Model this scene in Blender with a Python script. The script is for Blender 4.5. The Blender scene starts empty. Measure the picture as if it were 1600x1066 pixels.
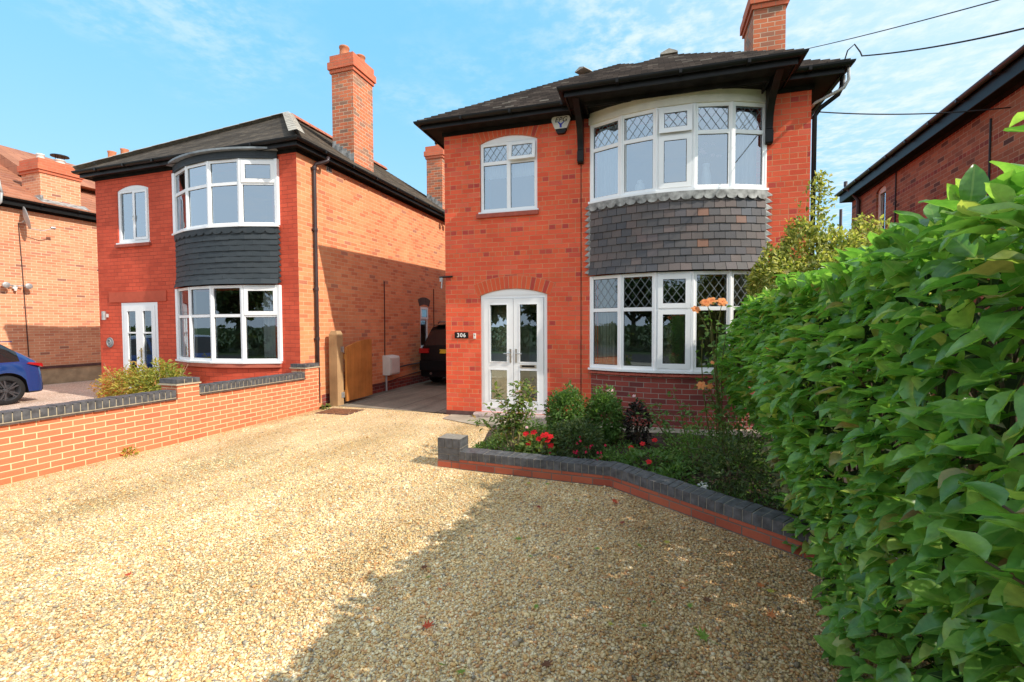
SKYTINT=(1.2,1.4,1.4);FLATMIX=.8;FLATSKY=(1.85,5.1,7.9);HAZECOL=(5.7,6.9,7.7);CLOUDCOL=(6.2,7.0,7.5);FILLCLOUD=(8.2,8.8,9.6)
import bpy, bmesh, math, random
import numpy as np
from math import sin, cos, pi, radians, asin, atan2, sqrt, floor
from mathutils import Vector, Matrix, noise
random.seed(7); rng = np.random.default_rng(7)
S = bpy.context.scene
C = bpy.data.collections.new("place"); S.collection.children.link(C)

# ------------------------------------------------------------------ mesh builder
class MB:
    def __init__(s): s.v=[]; s.f=[]; s.uv=[]; s.m=[]; s.M=None; s.rnd=None
    def add(s, pts):
        i0=len(s.v)
        for p in pts:
            p=Vector(p)
            s.v.append(s.M@p if s.M is not None else p)
        return i0
    def poly(s, pts, m=0, uv=None):
        i0=s.add(pts); n=len(pts); s.f.append(tuple(range(i0,i0+n))); s.m.append(m)
        if uv is None:
            P=[Vector(p) for p in pts]
            nx=ny=nz=0
            for i in range(n):
                a=P[i];b=P[(i+1)%n]
                nx+=(a.y-b.y)*(a.z+b.z); ny+=(a.z-b.z)*(a.x+b.x); nz+=(a.x-b.x)*(a.y+b.y)
            ax,ay,az=abs(nx),abs(ny),abs(nz)
            if az>=ax and az>=ay: uv=[(p.x,p.y) for p in P]
            elif ay>=ax: uv=[(p.x,p.z) for p in P]
            else: uv=[(p.y,p.z) for p in P]
        s.uv.append(uv)
    def box(s,x0,x1,y0,y1,z0,z1,m=0,skip=''):
        a=[(x0,y0,z0),(x1,y0,z0),(x1,y1,z0),(x0,y1,z0),(x0,y0,z1),(x1,y0,z1),(x1,y1,z1),(x0,y1,z1)]
        F={'b':(0,3,2,1),'t':(4,5,6,7),'f':(0,1,5,4),'r':(1,2,6,5),'k':(2,3,7,6),'l':(3,0,4,7)}
        for k,q in F.items():
            if k not in skip: s.poly([a[i] for i in q],m)
    def prism(s,pts,axis,a,b,m=0,caps=True):
        # pts: list of 2D points; axis 0: pts=(y,z), 1: pts=(x,z), 2: pts=(x,y)
        def mk(p,t): return [(t,p[0],p[1]),(p[0],t,p[1]),(p[0],p[1],t)][axis]
        A=[mk(p,a) for p in pts]; B=[mk(p,b) for p in pts]; n=len(pts)
        area=sum(pts[i][0]*pts[(i+1)%n][1]-pts[(i+1)%n][0]*pts[i][1] for i in range(n))
        ccw=area>0
        if axis==1: ccw=not ccw
        for i in range(n):
            j=(i+1)%n
            q=[A[i],A[j],B[j],B[i]]
            s.poly(q if ccw else q[::-1],m)
        if caps:
            s.poly(A[::-1] if ccw else A,m); s.poly(B if ccw else B[::-1],m)
    def tube(s,pts,r,n=8,m=0,caps=True,taper=None):
        pts=[Vector(p) for p in pts]; rings=[]
        up=Vector((0,0,1)); prev=None
        for i,p in enumerate(pts):
            d=(pts[min(i+1,len(pts)-1)]-pts[max(i-1,0)]).normalized()
            if prev is None:
                a=d.cross(up)
                if a.length<.1: a=d.cross(Vector((1,0,0)))
            else: a=prev-d*prev.dot(d)
            a.normalize(); prev=a; b=d.cross(a)
            rr=r if taper is None else r+(taper-r)*i/(len(pts)-1)
            rings.append([p+a*rr*cos(2*pi*k/n)+b*rr*sin(2*pi*k/n) for k in range(n)])
        i0=[s.add(q) for q in rings]
        for i in range(len(rings)-1):
            for k in range(n):
                k2=(k+1)%n
                s.f.append((i0[i]+k,i0[i]+k2,i0[i+1]+k2,i0[i+1]+k)); s.m.append(m); s.uv.append([(k/n,i*.1),((k+1)/n,i*.1),((k+1)/n,i*.1+.1),(k/n,i*.1+.1)])
        if caps:
            s.f.append(tuple(i0[0]+k for k in range(n))[::-1]); s.m.append(m); s.uv.append([(0,0)]*n)
            s.f.append(tuple(i0[-1]+k for k in range(n))); s.m.append(m); s.uv.append([(0,0)]*n)
    def lathe(s,prof,c=(0,0,0),n=16,m=0,axis=2,caps=True):
        # prof: (r,h)
        R=[]
        for r,h in prof:
            ring=[]
            for k in range(n):
                a=2*pi*k/n; x,y=r*cos(a),r*sin(a)
                p={2:(x,y,h),1:(x,h,-y),0:(h,x,y)}[axis]
                ring.append((c[0]+p[0],c[1]+p[1],c[2]+p[2]))
            R.append(s.add(ring))
        for i in range(len(R)-1):
            for k in range(n):
                k2=(k+1)%n
                s.f.append((R[i]+k,R[i]+k2,R[i+1]+k2,R[i+1]+k)); s.m.append(m); s.uv.append([(k/n,prof[i][1]),((k+1)/n,prof[i][1]),((k+1)/n,prof[i+1][1]),(k/n,prof[i+1][1])])
        for q,rev in (((R[0],True),(R[-1],False)) if caps else ()):
            t=tuple(q+k for k in range(n)); s.f.append(t[::-1] if rev else t); s.m.append(m); s.uv.append([(0,0)]*n)
    def ring(s,x0,x1,y0,y1,prof,m=0):
        # mitred rectangular ring; prof = closed list of (outward offset, z)
        def c(d): return [(x0-d,y0-d),(x1+d,y0-d),(x1+d,y1+d),(x0-d,y1+d)]
        n=len(prof)
        for i in range(n):
            j=(i+1)%n; A=c(prof[i][0]);B=c(prof[j][0]);za,zb=prof[i][1],prof[j][1]
            for k in range(4):
                l=(k+1)%4
                s.poly([(*A[k],za),(*A[l],za),(*B[l],zb),(*B[k],zb)],m)
    def build(s,name,mats,parent=None,smooth=False,bevel=0,angle=None):
        me=bpy.data.meshes.new(name)
        me.from_pydata([tuple(v) for v in s.v],[],s.f)
        ul=me.uv_layers.new(name='UVMap')
        flat=[c for f in s.uv for p in f for c in p]
        ul.data.foreach_set('uv',flat)
        for m in (mats if isinstance(mats,(list,tuple)) else [mats]): me.materials.append(m)
        me.polygons.foreach_set('material_index',s.m)
        if smooth: me.polygons.foreach_set('use_smooth',[True]*len(s.f))
        if s.rnd is not None:
            a=me.attributes.new('rnd','FLOAT','POINT'); a.data.foreach_set('value',s.rnd)
        me.update()
        o=bpy.data.objects.new(name,me); C.objects.link(o)
        if parent is not None: o.parent=parent
        if bevel:
            b=o.modifiers.new('Bevel','BEVEL'); b.width=bevel; b.segments=2; b.limit_method='ANGLE'; b.angle_limit=radians(50)
        if angle and smooth:
            try:
                me.shade_smooth(); 
            except Exception: pass
        return o
def mesh_np(name,V,F,mats,parent=None,rnd=None,smooth=False,uv=None):
    """fast mesh from numpy arrays; F is (n,k) with one face size"""
    me=bpy.data.meshes.new(name); nf,k=F.shape
    me.vertices.add(len(V)); me.vertices.foreach_set('co',np.asarray(V,np.float32).ravel())
    me.loops.add(nf*k); me.loops.foreach_set('vertex_index',F.astype(np.int32).ravel())
    me.polygons.add(nf); me.polygons.foreach_set('loop_start',np.arange(nf,dtype=np.int32)*k)
    if smooth: me.polygons.foreach_set('use_smooth',np.ones(nf,bool))
    if rnd is not None:
        a=me.attributes.new('rnd','FLOAT','POINT'); a.data.foreach_set('value',np.asarray(rnd,np.float32))
    if uv is not None:
        ul=me.uv_layers.new(name='UVMap'); ul.data.foreach_set('uv',np.asarray(uv,np.float32)[F.ravel()].ravel())
    me.materials.append(mats)
    me.update(calc_edges=True); me.validate()
    o=bpy.data.objects.new(name,me); C.objects.link(o)
    if parent is not None: o.parent=parent
    return o
def tag(o,label,cat,group=None,kind=None):
    if label: o['label']=label
    if cat: o['category']=cat
    if group: o['group']=group
    if kind: o['kind']=kind
    return o
def thing(name,label,cat,loc=(0,0,0),rz=0,group=None):
    o=bpy.data.objects.new(name,None); C.objects.link(o); o.location=loc; o.rotation_euler=(0,0,rz); o.empty_display_size=.2
    return tag(o,label,cat,group)
def struct(o): o['kind']='structure'; return o

# ------------------------------------------------------------------ materials
class NT:
    def __init__(s,name):
        s.mat=bpy.data.materials.new(name); s.mat.use_nodes=True; s.t=s.mat.node_tree; s.t.nodes.clear()
    def n(s,typ,**kw):
        nd=s.t.nodes.new(typ)
        for k,v in kw.items(): setattr(nd,k,v)
        return nd
    def l(s,a,b): s.t.links.new(a,b)
    def math(s,op,a,b=None,c=None):
        nd=s.n('ShaderNodeMath',operation=op)
        for i,x in enumerate((a,b,c)):
            if x is None: continue
            if isinstance(x,(int,float)): nd.inputs[i].default_value=x
            else: s.l(x,nd.inputs[i])
        return nd.outputs[0]
    def mix(s,fac,a,b,blend='MIX'):
        nd=s.n('ShaderNodeMix',data_type='RGBA',blend_type=blend)
        for sock,x in ((nd.inputs[0],fac),(nd.inputs[6],a),(nd.inputs[7],b)):
            if isinstance(x,(int,float)): sock.default_value=x
            elif isinstance(x,(tuple,list)): sock.default_value=(*x[:3],1)
            else: s.l(x,sock)
        return nd.outputs[2]
    def ramp(s,fac,stops,interp='LINEAR'):
        nd=s.n('ShaderNodeValToRGB'); cr=nd.color_ramp; cr.interpolation=interp
        while len(cr.elements)<len(stops): cr.elements.new(.5)
        for e,(p,c) in zip(cr.elements,stops):
            e.position=p; e.color=(*c,1) if len(c)==3 else c
        s.l(fac,nd.inputs[0]); return nd.outputs[0]
    def noise(s,vec,scale,detail=3,rough=.55,out=0):
        nd=s.n('ShaderNodeTexNoise'); nd.inputs['Scale'].default_value=scale; nd.inputs['Detail'].default_value=detail; nd.inputs['Roughness'].default_value=rough
        if vec is not None: s.l(vec,nd.inputs['Vector'])
        return nd.outputs[out]
    def obj(s): 
        return s.n('ShaderNodeTexCoord').outputs['Object']
    def uvc(s): return s.n('ShaderNodeUVMap',uv_map='UVMap').outputs[0]
    def pos(s): return s.n('ShaderNodeNewGeometry').outputs['Position']
    def out(s,col,rough=.7,bump=None,bstr=.3,bdist=.01,spec=.3,metal=0,transl=None,coat=0):
        p=s.n('ShaderNodeBsdfPrincipled'); o=s.n('ShaderNodeOutputMaterial')
        for nm,x in (('Base Color',col),('Roughness',rough),('Metallic',metal),('Specular IOR Level',spec),('Coat Weight',coat)):
            if isinstance(x,(int,float)): p.inputs[nm].default_value=x
            elif isinstance(x,(tuple,list)): p.inputs[nm].default_value=(*x[:3],1)
            else: s.l(x,p.inputs[nm])
        if bump is not None:
            b=s.n('ShaderNodeBump'); b.inputs['Strength'].default_value=bstr; b.inputs['Distance'].default_value=bdist
            s.l(bump,b.inputs['Height']); s.l(b.outputs[0],p.inputs['Normal'])
        sh=p.outputs[0]
        if transl is not None:
            t=s.n('ShaderNodeBsdfTranslucent')
            s.l(transl,t.inputs[0]) if not isinstance(transl,(tuple,list)) else setattr(t.inputs[0],'default_value',(*transl,1))
            m=s.n('ShaderNodeMixShader'); m.inputs[0].default_value=.42
            s.l(sh,m.inputs[1]); s.l(t.outputs[0],m.inputs[2]); sh=m.outputs[0]
        s.l(sh,o.inputs[0]); return s.mat
def plain(name,col,rough=.6,var=.12,scale=6,bump=.0,spec=.3,metal=0,coat=0):
    t=NT(name); ob=t.obj(); nz=t.noise(ob,scale,4)
    f=t.ramp(nz,[(.3,tuple(c*(1-var) for c in col)),(.7,tuple(min(1,c*(1+var)) for c in col))])
    nz2=t.noise(ob,scale*9,3)
    return t.out(f,rough,bump=nz2 if bump else None,bstr=bump,bdist=.004,spec=spec,metal=metal,coat=coat)
def brick(name,bw,rh,joint,stops,mort,header=None,hstops=None,stain=(.75,1.1),bstr=.5,seed=0.0,rough=.85,wob=.004,mvar=.25,soot=None,fine=.18):
    t=NT(name); uv=t.uvc()
    nzv=t.noise(uv,9,2,out=1)
    w=t.n('ShaderNodeVectorMath',operation='SUBTRACT'); t.l(nzv,w.inputs[0]); w.inputs[1].default_value=(.5,.5,.5)
    w2=t.n('ShaderNodeVectorMath',operation='SCALE'); t.l(w.outputs[0],w2.inputs[0]); w2.inputs['Scale'].default_value=wob
    w3=t.n('ShaderNodeVectorMath',operation='ADD'); t.l(uv,w3.inputs[0]); t.l(w2.outputs[0],w3.inputs[1])
    sp=t.n('ShaderNodeSeparateXYZ'); t.l(w3.outputs[0],sp.inputs[0]); u,v=sp.outputs[0],sp.outputs[1]
    vr=t.math('DIVIDE',v,rh); row=t.math('FLOOR',vr); fv=t.math('SUBTRACT',vr,row)
    bwid=bw; ish=None
    if header:
        ish=t.math('LESS_THAN',t.math('FLOORED_MODULO',row,header),.5)
        bwid=t.math('MULTIPLY',bw,t.math('SUBTRACT',1,t.math('MULTIPLY',ish,.5)))
    off=t.math('MULTIPLY',t.math('FLOORED_MODULO',row,2),.5)
    ur=t.math('ADD',t.math('DIVIDE',u,bwid),off); cell=t.math('FLOOR',ur); fu=t.math('SUBTRACT',ur,cell)
    cv=t.n('ShaderNodeCombineXYZ'); t.l(cell,cv.inputs[0]); t.l(row,cv.inputs[1]); cv.inputs[2].default_value=seed
    wn=t.n('ShaderNodeTexWhiteNoise'); t.l(cv.outputs[0],wn.inputs[0]); val=wn.outputs[0]
    col=t.ramp(val,stops)
    if header and hstops: col=t.mix(ish,col,t.ramp(val,hstops))
    # per brick fine texture + large stain
    fn=t.noise(uv,60,4,.7); col=t.mix(fine,col,t.mix(1.0,col,t.ramp(fn,[(.3,(.55,.55,.55)),(.7,(1.35,1.35,1.35))]),'MULTIPLY'))
    bn=t.noise(uv,.9,5,.6); st=t.ramp(bn,[(.3,(stain[0],)*3),(.72,(stain[1],)*3)])
    col=t.mix(1.0,col,st,'MULTIPLY')
    du=t.math('MULTIPLY',t.math('MINIMUM',fu,t.math('SUBTRACT',1,fu)),bwid)
    dv=t.math('MULTIPLY',t.math('MINIMUM',fv,t.math('SUBTRACT',1,fv)),rh)
    d=t.math('MINIMUM',du,dv)
    mr=t.n('ShaderNodeMapRange',interpolation_type='SMOOTHSTEP'); t.l(d,mr.inputs[0]); mr.inputs[1].default_value=joint*.35; mr.inputs[2].default_value=joint*.65
    mask=mr.outputs[0]
    mn=t.noise(uv,3.5,4); mc=t.mix(1.0,mort,t.ramp(mn,[(.3,(1-mvar,)*3),(.7,(1+mvar,)*3)]),'MULTIPLY')
    col=t.mix(mask,mc,col)
    if soot:
        g=t.n('ShaderNodeSeparateXYZ'); t.l(uv,g.inputs[0]); 
        sn=t.math('ADD',g.outputs[1],t.math('MULTIPLY',t.noise(uv,2.2,3),.5))
        mr2=t.n('ShaderNodeMapRange'); t.l(sn,mr2.inputs[0]); mr2.inputs[1].default_value=soot[0]; mr2.inputs[2].default_value=soot[1]
        col=t.mix(mr2.outputs[0],t.mix(1.0,col,soot[2],'MULTIPLY'),col)
    h=t.math('ADD',t.math('MULTIPLY',mask,1),t.math('MULTIPLY',fn,.25))
    return t.out(col,rough,bump=h,bstr=bstr,bdist=.006,spec=.2)
def leafmat(name,stops,rough=.45,tr=1.5,spec=.4):
    t=NT(name); a=t.n('ShaderNodeAttribute',attribute_name='rnd'); 
    uv=t.uvc(); col=t.ramp(a.outputs['Fac'],stops)
    nz=t.noise(t.obj(),38,3); col=t.mix(1.0,col,t.ramp(nz,[(.3,(.75,.8,.75)),(.7,(1.2,1.15,1.1))]),'MULTIPLY')
    # pale midrib from uv
    sp=t.n('ShaderNodeSeparateXYZ'); t.l(uv,sp.inputs[0])
    rib=t.math('LESS_THAN',t.math('ABSOLUTE',t.math('SUBTRACT',sp.outputs[0],.5)),.035)
    col=t.mix(t.math('MULTIPLY',rib,.35),col,(.3,.42,.12))
    tc=t.mix(1.0,col,(tr,tr*1.05,tr*.5),'MULTIPLY')
    vein=t.n('ShaderNodeTexWave',wave_type='BANDS',bands_direction='Y'); t.l(uv,vein.inputs[0]); vein.inputs['Scale'].default_value=2.4; vein.inputs['Distortion'].default_value=1.0
    return t.out(col,rough,bump=vein.outputs['Fac'],bstr=.09,bdist=.003,spec=spec,transl=tc)
def glassmat(name,base=.12,tint=(.85,.92,.92),mult=1.4):
    t=NT(name); lw=t.n('ShaderNodeFresnel'); lw.inputs[0].default_value=1.5
    f=t.math('MINIMUM',t.math('ADD',t.math('MULTIPLY',lw.outputs[0],mult),base),1.0)
    tr=t.n('ShaderNodeBsdfTransparent'); tr.inputs[0].default_value=(*tint,1)
    gl=t.n('ShaderNodeBsdfGlossy'); gl.inputs['Roughness'].default_value=.005; gl.inputs[0].default_value=(.78,.90,1,1)
    b=t.n('ShaderNodeBump'); b.inputs['Strength'].default_value=.05; b.inputs['Distance'].default_value=.01
    t.l(t.noise(t.obj(),1.6,1),b.inputs['Height']); t.l(b.outputs[0],gl.inputs['Normal'])
    m=t.n('ShaderNodeMixShader'); t.l(f,m.inputs[0]); t.l(tr.outputs[0],m.inputs[1]); t.l(gl.outputs[0],m.inputs[2])
    o=t.n('ShaderNodeOutputMaterial'); t.l(m.outputs[0],o.inputs[0]); return t.mat

RED=[(0,(.79,.118,.056)),(.35,(.86,.142,.068)),(.7,(.75,.102,.05)),(.93,(.81,.155,.085)),(1,(.68,.098,.062))]
HDR=[(0,(.50,.065,.055)),(.2,(.58,.085,.06)),(.34,(.76,.12,.055)),(1,(.82,.14,.06))]
M={}
M['brick_main']=brick('brick_main',.235,.0847,.010,RED,(.60,.25,.13),header=5,hstops=HDR,stain=(.82,1.08))
M['brick_paint']=brick('brick_painted_red',.235,.0847,.010,[(0,(.70,.105,.055)),(.5,(.77,.125,.065)),(1,(.64,.095,.05))],(.46,.08,.05),stain=(.68,1.10),bstr=.8,seed=3)
M['brick_side']=brick('brick_side_orange',.235,.0847,.010,[(0,(.78,.29,.135)),(.4,(.82,.33,.155)),(.8,(.72,.24,.11)),(.95,(.64,.2,.10)),(1,(.48,.20,.13))],(.66,.44,.26),stain=(.85,1.06),seed=5,bstr=.4)
M['brick_far']=brick('brick_far_house',.235,.08,.011,[(0,(.70,.29,.16)),(.45,(.76,.34,.19)),(.85,(.64,.24,.13)),(.97,(.54,.22,.14)),(1,(.32,.14,.1))],(.74,.56,.38),stain=(.9,1.06),seed=9,bstr=.4)
M['brick_dark']=brick('brick_bay_base',.235,.0847,.010,[(0,(.25,.055,.045)),(.5,(.32,.07,.055)),(1,(.16,.042,.042))],(.30,.25,.21),seed=11,stain=(.8,1.1))
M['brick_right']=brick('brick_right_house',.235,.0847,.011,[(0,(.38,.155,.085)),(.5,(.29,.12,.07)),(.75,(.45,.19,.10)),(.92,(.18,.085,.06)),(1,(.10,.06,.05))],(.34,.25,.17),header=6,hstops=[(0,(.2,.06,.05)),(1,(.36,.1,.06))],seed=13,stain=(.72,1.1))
M['brick_garden']=brick('brick_garden_wall',.225,.0730,.011,[(0,(.72,.20,.10)),(.5,(.77,.23,.115)),(1,(.66,.17,.09))],(.76,.58,.34),soot=(.05,.4,(.80,.80,.70)),seed=17,stain=(.86,1.06),bstr=.5,wob=.002,mvar=.1)
M['brick_bed']=brick('brick_bed_wall',.225,.075,.010,[(0,(.42,.10,.06)),(.5,(.48,.13,.07)),(1,(.34,.08,.05))],(.16,.13,.11),seed=19,stain=(.75,1.1))
M['brick_chim']=brick('brick_chimney',.235,.0847,.012,[(0,(.70,.19,.09)),(.4,(.76,.22,.10)),(.7,(.56,.18,.10)),(.9,(.40,.20,.13)),(1,(.30,.18,.13))],(.6,.46,.32),seed=23,stain=(.75,1.1))
M['brick_chim_red']=brick('brick_chimney_cap',.235,.0847,.010,[(0,(.70,.17,.09)),(1,(.76,.2,.1))],(.46,.25,.16),seed=29)
M['voussoir']=brick('brick_arch',.235,.0847,.009,[(0,(.76,.115,.05)),(.7,(.82,.145,.06)),(.85,(.56,.08,.055)),(1,(.5,.07,.055))],(.56,.32,.18),seed=31)
M['vouss_dark']=brick('brick_arch_dark',.235,.075,.009,[(0,(.07,.05,.05)),(1,(.12,.08,.07))],(.22,.17,.13),seed=33)
M['blue_brick']=plain('blue_engineering_brick',(.094,.094,.10),.5,.45,14,.25)
M['mortar']=plain('mortar_joint',(.50,.42,.30),.9,.15,30,.3)
M['mortar_grey']=plain('mortar_grey',(.27,.24,.20),.9,.2,30,.3)
M['plinth']=plain('plinth_stain',(.11,.06,.055),.9,.3,8,.3)
M['concrete']=plain('concrete',(.36,.32,.25),.9,.25,4,.35)
M['render']=plain('cement_render',(.42,.33,.21),.9,.3,3,.3)
M['tile_main']=brick('roof_tile_main',.17,.115,.006,[(0,(.06,.048,.042)),(.6,(.09,.068,.056)),(.9,(.13,.10,.082)),(1,(.26,.23,.19))],(.02,.017,.015),seed=41,stain=(.6,1.3),bstr=.5,rough=.8)
M['tile_left']=brick('roof_tile_left',.17,.115,.005,[(0,(.075,.06,.048)),(.6,(.10,.08,.062)),(1,(.15,.12,.09))],(.035,.03,.025),seed=43,stain=(.55,1.4),rough=.9)
M['tile_far']=brick('roof_tile_far',.33,.3,.006,[(0,(.40,.17,.10)),(.5,(.46,.20,.12)),(1,(.34,.14,.09))],(.12,.05,.04),seed=47,stain=(.75,1.15))
M['tile_side']=plain('roof_tile_plain',(.10,.07,.06),.85,.3,8,.3)
M['hip']=plain('hip_mortar',(.42,.38,.32),.9,.3,9,.4)
M['ridge_red']=plain('ridge_tile_red',(.42,.14,.08),.85,.25,9,.3)
M['hang']=brick('hung_tile_weathered',.165,.118,.005,[(0,(.085,.085,.095)),(.35,(.105,.098,.10)),(.6,(.13,.112,.108)),(.85,(.155,.12,.112)),(.96,(.10,.11,.13)),(1,(.28,.14,.09))],(.02,.018,.017),seed=51,stain=(.65,1.25),wob=.003,rough=.55)
M['hang_left']=brick('hung_tile_charcoal',.165,.118,.004,[(0,(.040,.050,.058)),(1,(.052,.062,.07))],(.02,.025,.03),seed=53,stain=(.85,1.1),rough=.6)
M['lead']=plain('lead_flashing',(.30,.30,.29),.65,.6,9,.4)
M['lead_dark']=plain('lead_grey',(.22,.25,.27),.55,.3,8,.2)
M['upvc']=plain('white_upvc',(.87,.88,.89),.3,.03,2,0,.5)
M['cream']=plain('cream_fascia',(.74,.71,.62),.55,.08,5,.1)
M['gasket']=plain('black_gasket',(.02,.02,.02),.6)
M['glass']=glassmat('window_glass',.34)
M['glass_low']=glassmat('window_glass_lower',.12)
M['black']=plain('black_paint',(.010,.010,.010),.4,.3,6,.1,.22)
M['black_soffit']=plain('black_soffit_paint',(.014,.013,.012),.7,.5,5,.15,.1)
M['brown_pipe']=plain('brown_pipe',(.045,.028,.03),.4,.2,8,.05,.5)
M['terracotta']=plain('terracotta',(.52,.20,.10),.8,.2,12,.2)
M['room']=plain('room_paint',(.28,.24,.19),.9,.1,2)
M['porch']=plain('porch_cream',(.62,.54,.38),.9,.05,2)
M['floor']=plain('room_floor',(.10,.07,.05),.8)
M['sillbrick']=plain('red_sill',(.38,.09,.06),.75,.2,14,.25)
M['stone']=plain('pinkish_stone',(.42,.33,.30),.85,.3,26,.3)
M['steel']=plain('brushed_steel',(.5,.5,.5),.3,.05,20,0,.5,1)
M['galv']=plain('galvanised',(.45,.46,.46),.5,.15,20,0,.5,.7)
M['white_plastic']=plain('white_plastic',(.72,.71,.66),.45,.06,5,0)
M['grey_plastic']=plain('grey_plastic',(.45,.46,.46),.5,.1,5,0)
M['blueprint']=plain('emblem_blue',(.02,.04,.45),.5)
M['ink']=plain('black_print',(.01,.01,.01),.5)
M['white_paint']=plain('white_print',(.85,.85,.83),.5)
def curtainmat(n,c):
    t=NT(n); w=t.n('ShaderNodeTexWave',wave_type='BANDS',bands_direction='X'); t.l(t.obj(),w.inputs[0]); w.inputs['Scale'].default_value=7; w.inputs['Distortion'].default_value=3
    col=t.mix(t.math('MULTIPLY',w.outputs['Fac'],.25),c,tuple(x*.6 for x in c)); return t.out(col,.9,transl=c)
M['net']=curtainmat('white_voile',(.80,.82,.84))
M['curtain']=curtainmat('cream_curtain',(.62,.58,.48))
# ------------------------------------------------------------------ building components
def T(x,y,z,rz=0): return Matrix.Translation((x,y,z))@Matrix.Rotation(rz,4,'Z')
def arc_z(x,xa,xb,zs,rise):
    hw=(xb-xa)/2; R=(hw*hw+rise*rise)/(2*rise); cx=(xa+xb)/2
    return zs+sqrt(max(0,R*R-(x-cx)**2))-(R-rise)
def wall(mb,u0,u1,z0,z1,ops,reveal=.1,m=0,rm=None):
    rm=m if rm is None else rm
    xs=sorted({u0,u1,*[o[0] for o in ops],*[o[1] for o in ops]}); zs=sorted({z0,z1,*[o[2] for o in ops],*[o[3]+o[4] for o in ops]})
    for i in range(len(xs)-1):
        for j in range(len(zs)-1):
            a,b,c,d=xs[i],xs[i+1],zs[j],zs[j+1]; mx,mz=(a+b)/2,(c+d)/2
            if any(o[0]<mx<o[1] and o[2]<mz<o[3]+o[4] for o in ops): continue
            mb.poly([(a,0,c),(b,0,c),(b,0,d),(a,0,d)],m)
    for a,b,c,d,r in ops:
        mb.poly([(a,0,c),(a,0,d),(a,reveal,d),(a,reveal,c)],rm); mb.poly([(b,0,d),(b,0,c),(b,reveal,c),(b,reveal,d)],rm)
        mb.poly([(b,0,c),(a,0,c),(a,reveal,c),(b,reveal,c)],rm)
        if r>0:
            N=12; P=[a+(b-a)*k/N for k in range(N+1)]
            for k in range(N):
                p,q=P[k],P[k+1]; zp,zq=arc_z(p,a,b,d,r),arc_z(q,a,b,d,r)
                if d+r-min(zp,zq)>1e-5: mb.poly([(p,0,zp),(q,0,zq),(q,0,d+r),(p,0,d+r)],m)
                mb.poly([(p,0,zp),(p,reveal,zp),(q,reveal,zq),(q,0,zq)],rm)
        else: mb.poly([(a,0,d),(b,0,d),(b,reveal,d),(a,reveal,d)],rm)
def arch_bricks(parent,xa,xb,zs,rise,h,mat,rh=.0847,bw=.235,ext=.03,M=None,name='brick_arch'):
    mb=MB(); mb.M=M; hw=(xb-xa)/2; R=(hw*hw+rise*rise)/(2*rise); cx=(xa+xb)/2; cz=zs+rise-R
    th=asin(hw/R)+ext/R; n=max(6,round(2*th*(R+h/2)/rh))
    for k in range(n):
        a0=-th+2*th*k/n; a1=-th+2*th*(k+1)/n
        P=lambda a,r,y:(cx+r*sin(a),y,cz+r*cos(a))
        v0,v1=k*rh,(k+1)*rh; o=.5*(k%2)*bw
        uv=[(bw-o,v0),(bw-o,v1),(2*bw-o,v1),(2*bw-o,v0)]
        if k%2==0: uv=[(0,v0),(0,v1),(bw,v1),(bw,v0)]
        else: uv=[(bw*.5,v0),(bw*.5,v1),(bw*1.5,v1),(bw*1.5,v0)]
        mb.poly([P(a0,R,-.004),P(a1,R,-.004),P(a1,R+h,-.004),P(a0,R+h,-.004)],0,uv)
    mb.poly([P(-th,R+h,-.004),P(-th,R+h,0),P(-th,R,0),P(-th,R,-.004)],0)
    mb.poly([P(th,R,-.004),P(th,R,0),P(th,R+h,0),P(th,R+h,-.004)],0)
    return mb.build(name,mat,parent)
def leading(mb,u0,u1,z0,z1,pu,pz,y,w=.007):
    W,H=u1-u0,z1-z0
    for sg in (1,-1):
        kmin=-2-int(W/pu+H/pz); kmax=3+int(W/pu+H/pz)
        for k in range(kmin,kmax):
            # u/pu + sg*z/pz = k+.5 ; z = sg*pz*(k+.5-u/pu)
            pts=[]
            for u in (0,W):
                z=sg*pz*(k+.5-u/pu)
                if -1e-9<=z<=H+1e-9: pts.append((u,z))
            for z in (0,H):
                u=pu*(k+.5-sg*z/pz)
                if 0<u<W: pts.append((u,z))
            if len(pts)<2: continue
            a,b=pts[0],pts[1]; dx,dz=b[0]-a[0],b[1]-a[1]; L=sqrt(dx*dx+dz*dz)
            if L<.01: continue
            nx,nz=-dz/L*w/2,dx/L*w/2; yy=y-(.0012 if sg>0 else 0)
            q=[(u0+a[0]-nx,yy,z0+a[1]-nz),(u0+b[0]-nx,yy,z0+b[1]-nz),(u0+b[0]+nx,yy,z0+b[1]+nz),(u0+a[0]+nx,yy,z0+a[1]+nz)]
            if dx<0: q=q[::-1]
            mb.poly(q,0)
def frame_rect(mb,u0,u1,z0,z1,w,ya,yb,wb=None,wt=None,m=0):
    wb=w if wb is None else wb; wt=w if wt is None else wt
    mb.box(u0,u0+w,ya,yb,z0,z1,m); mb.box(u1-w,u1,ya,yb,z0,z1,m)
    mb.box(u0+w,u1-w,ya+.001,yb,z0,z0+wb,m); mb.box(u0+w,u1-w,ya+.001,yb,z1-wt,z1,m)
    return (u0+w,u1-w,z0+wb,z1-wt)
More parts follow.
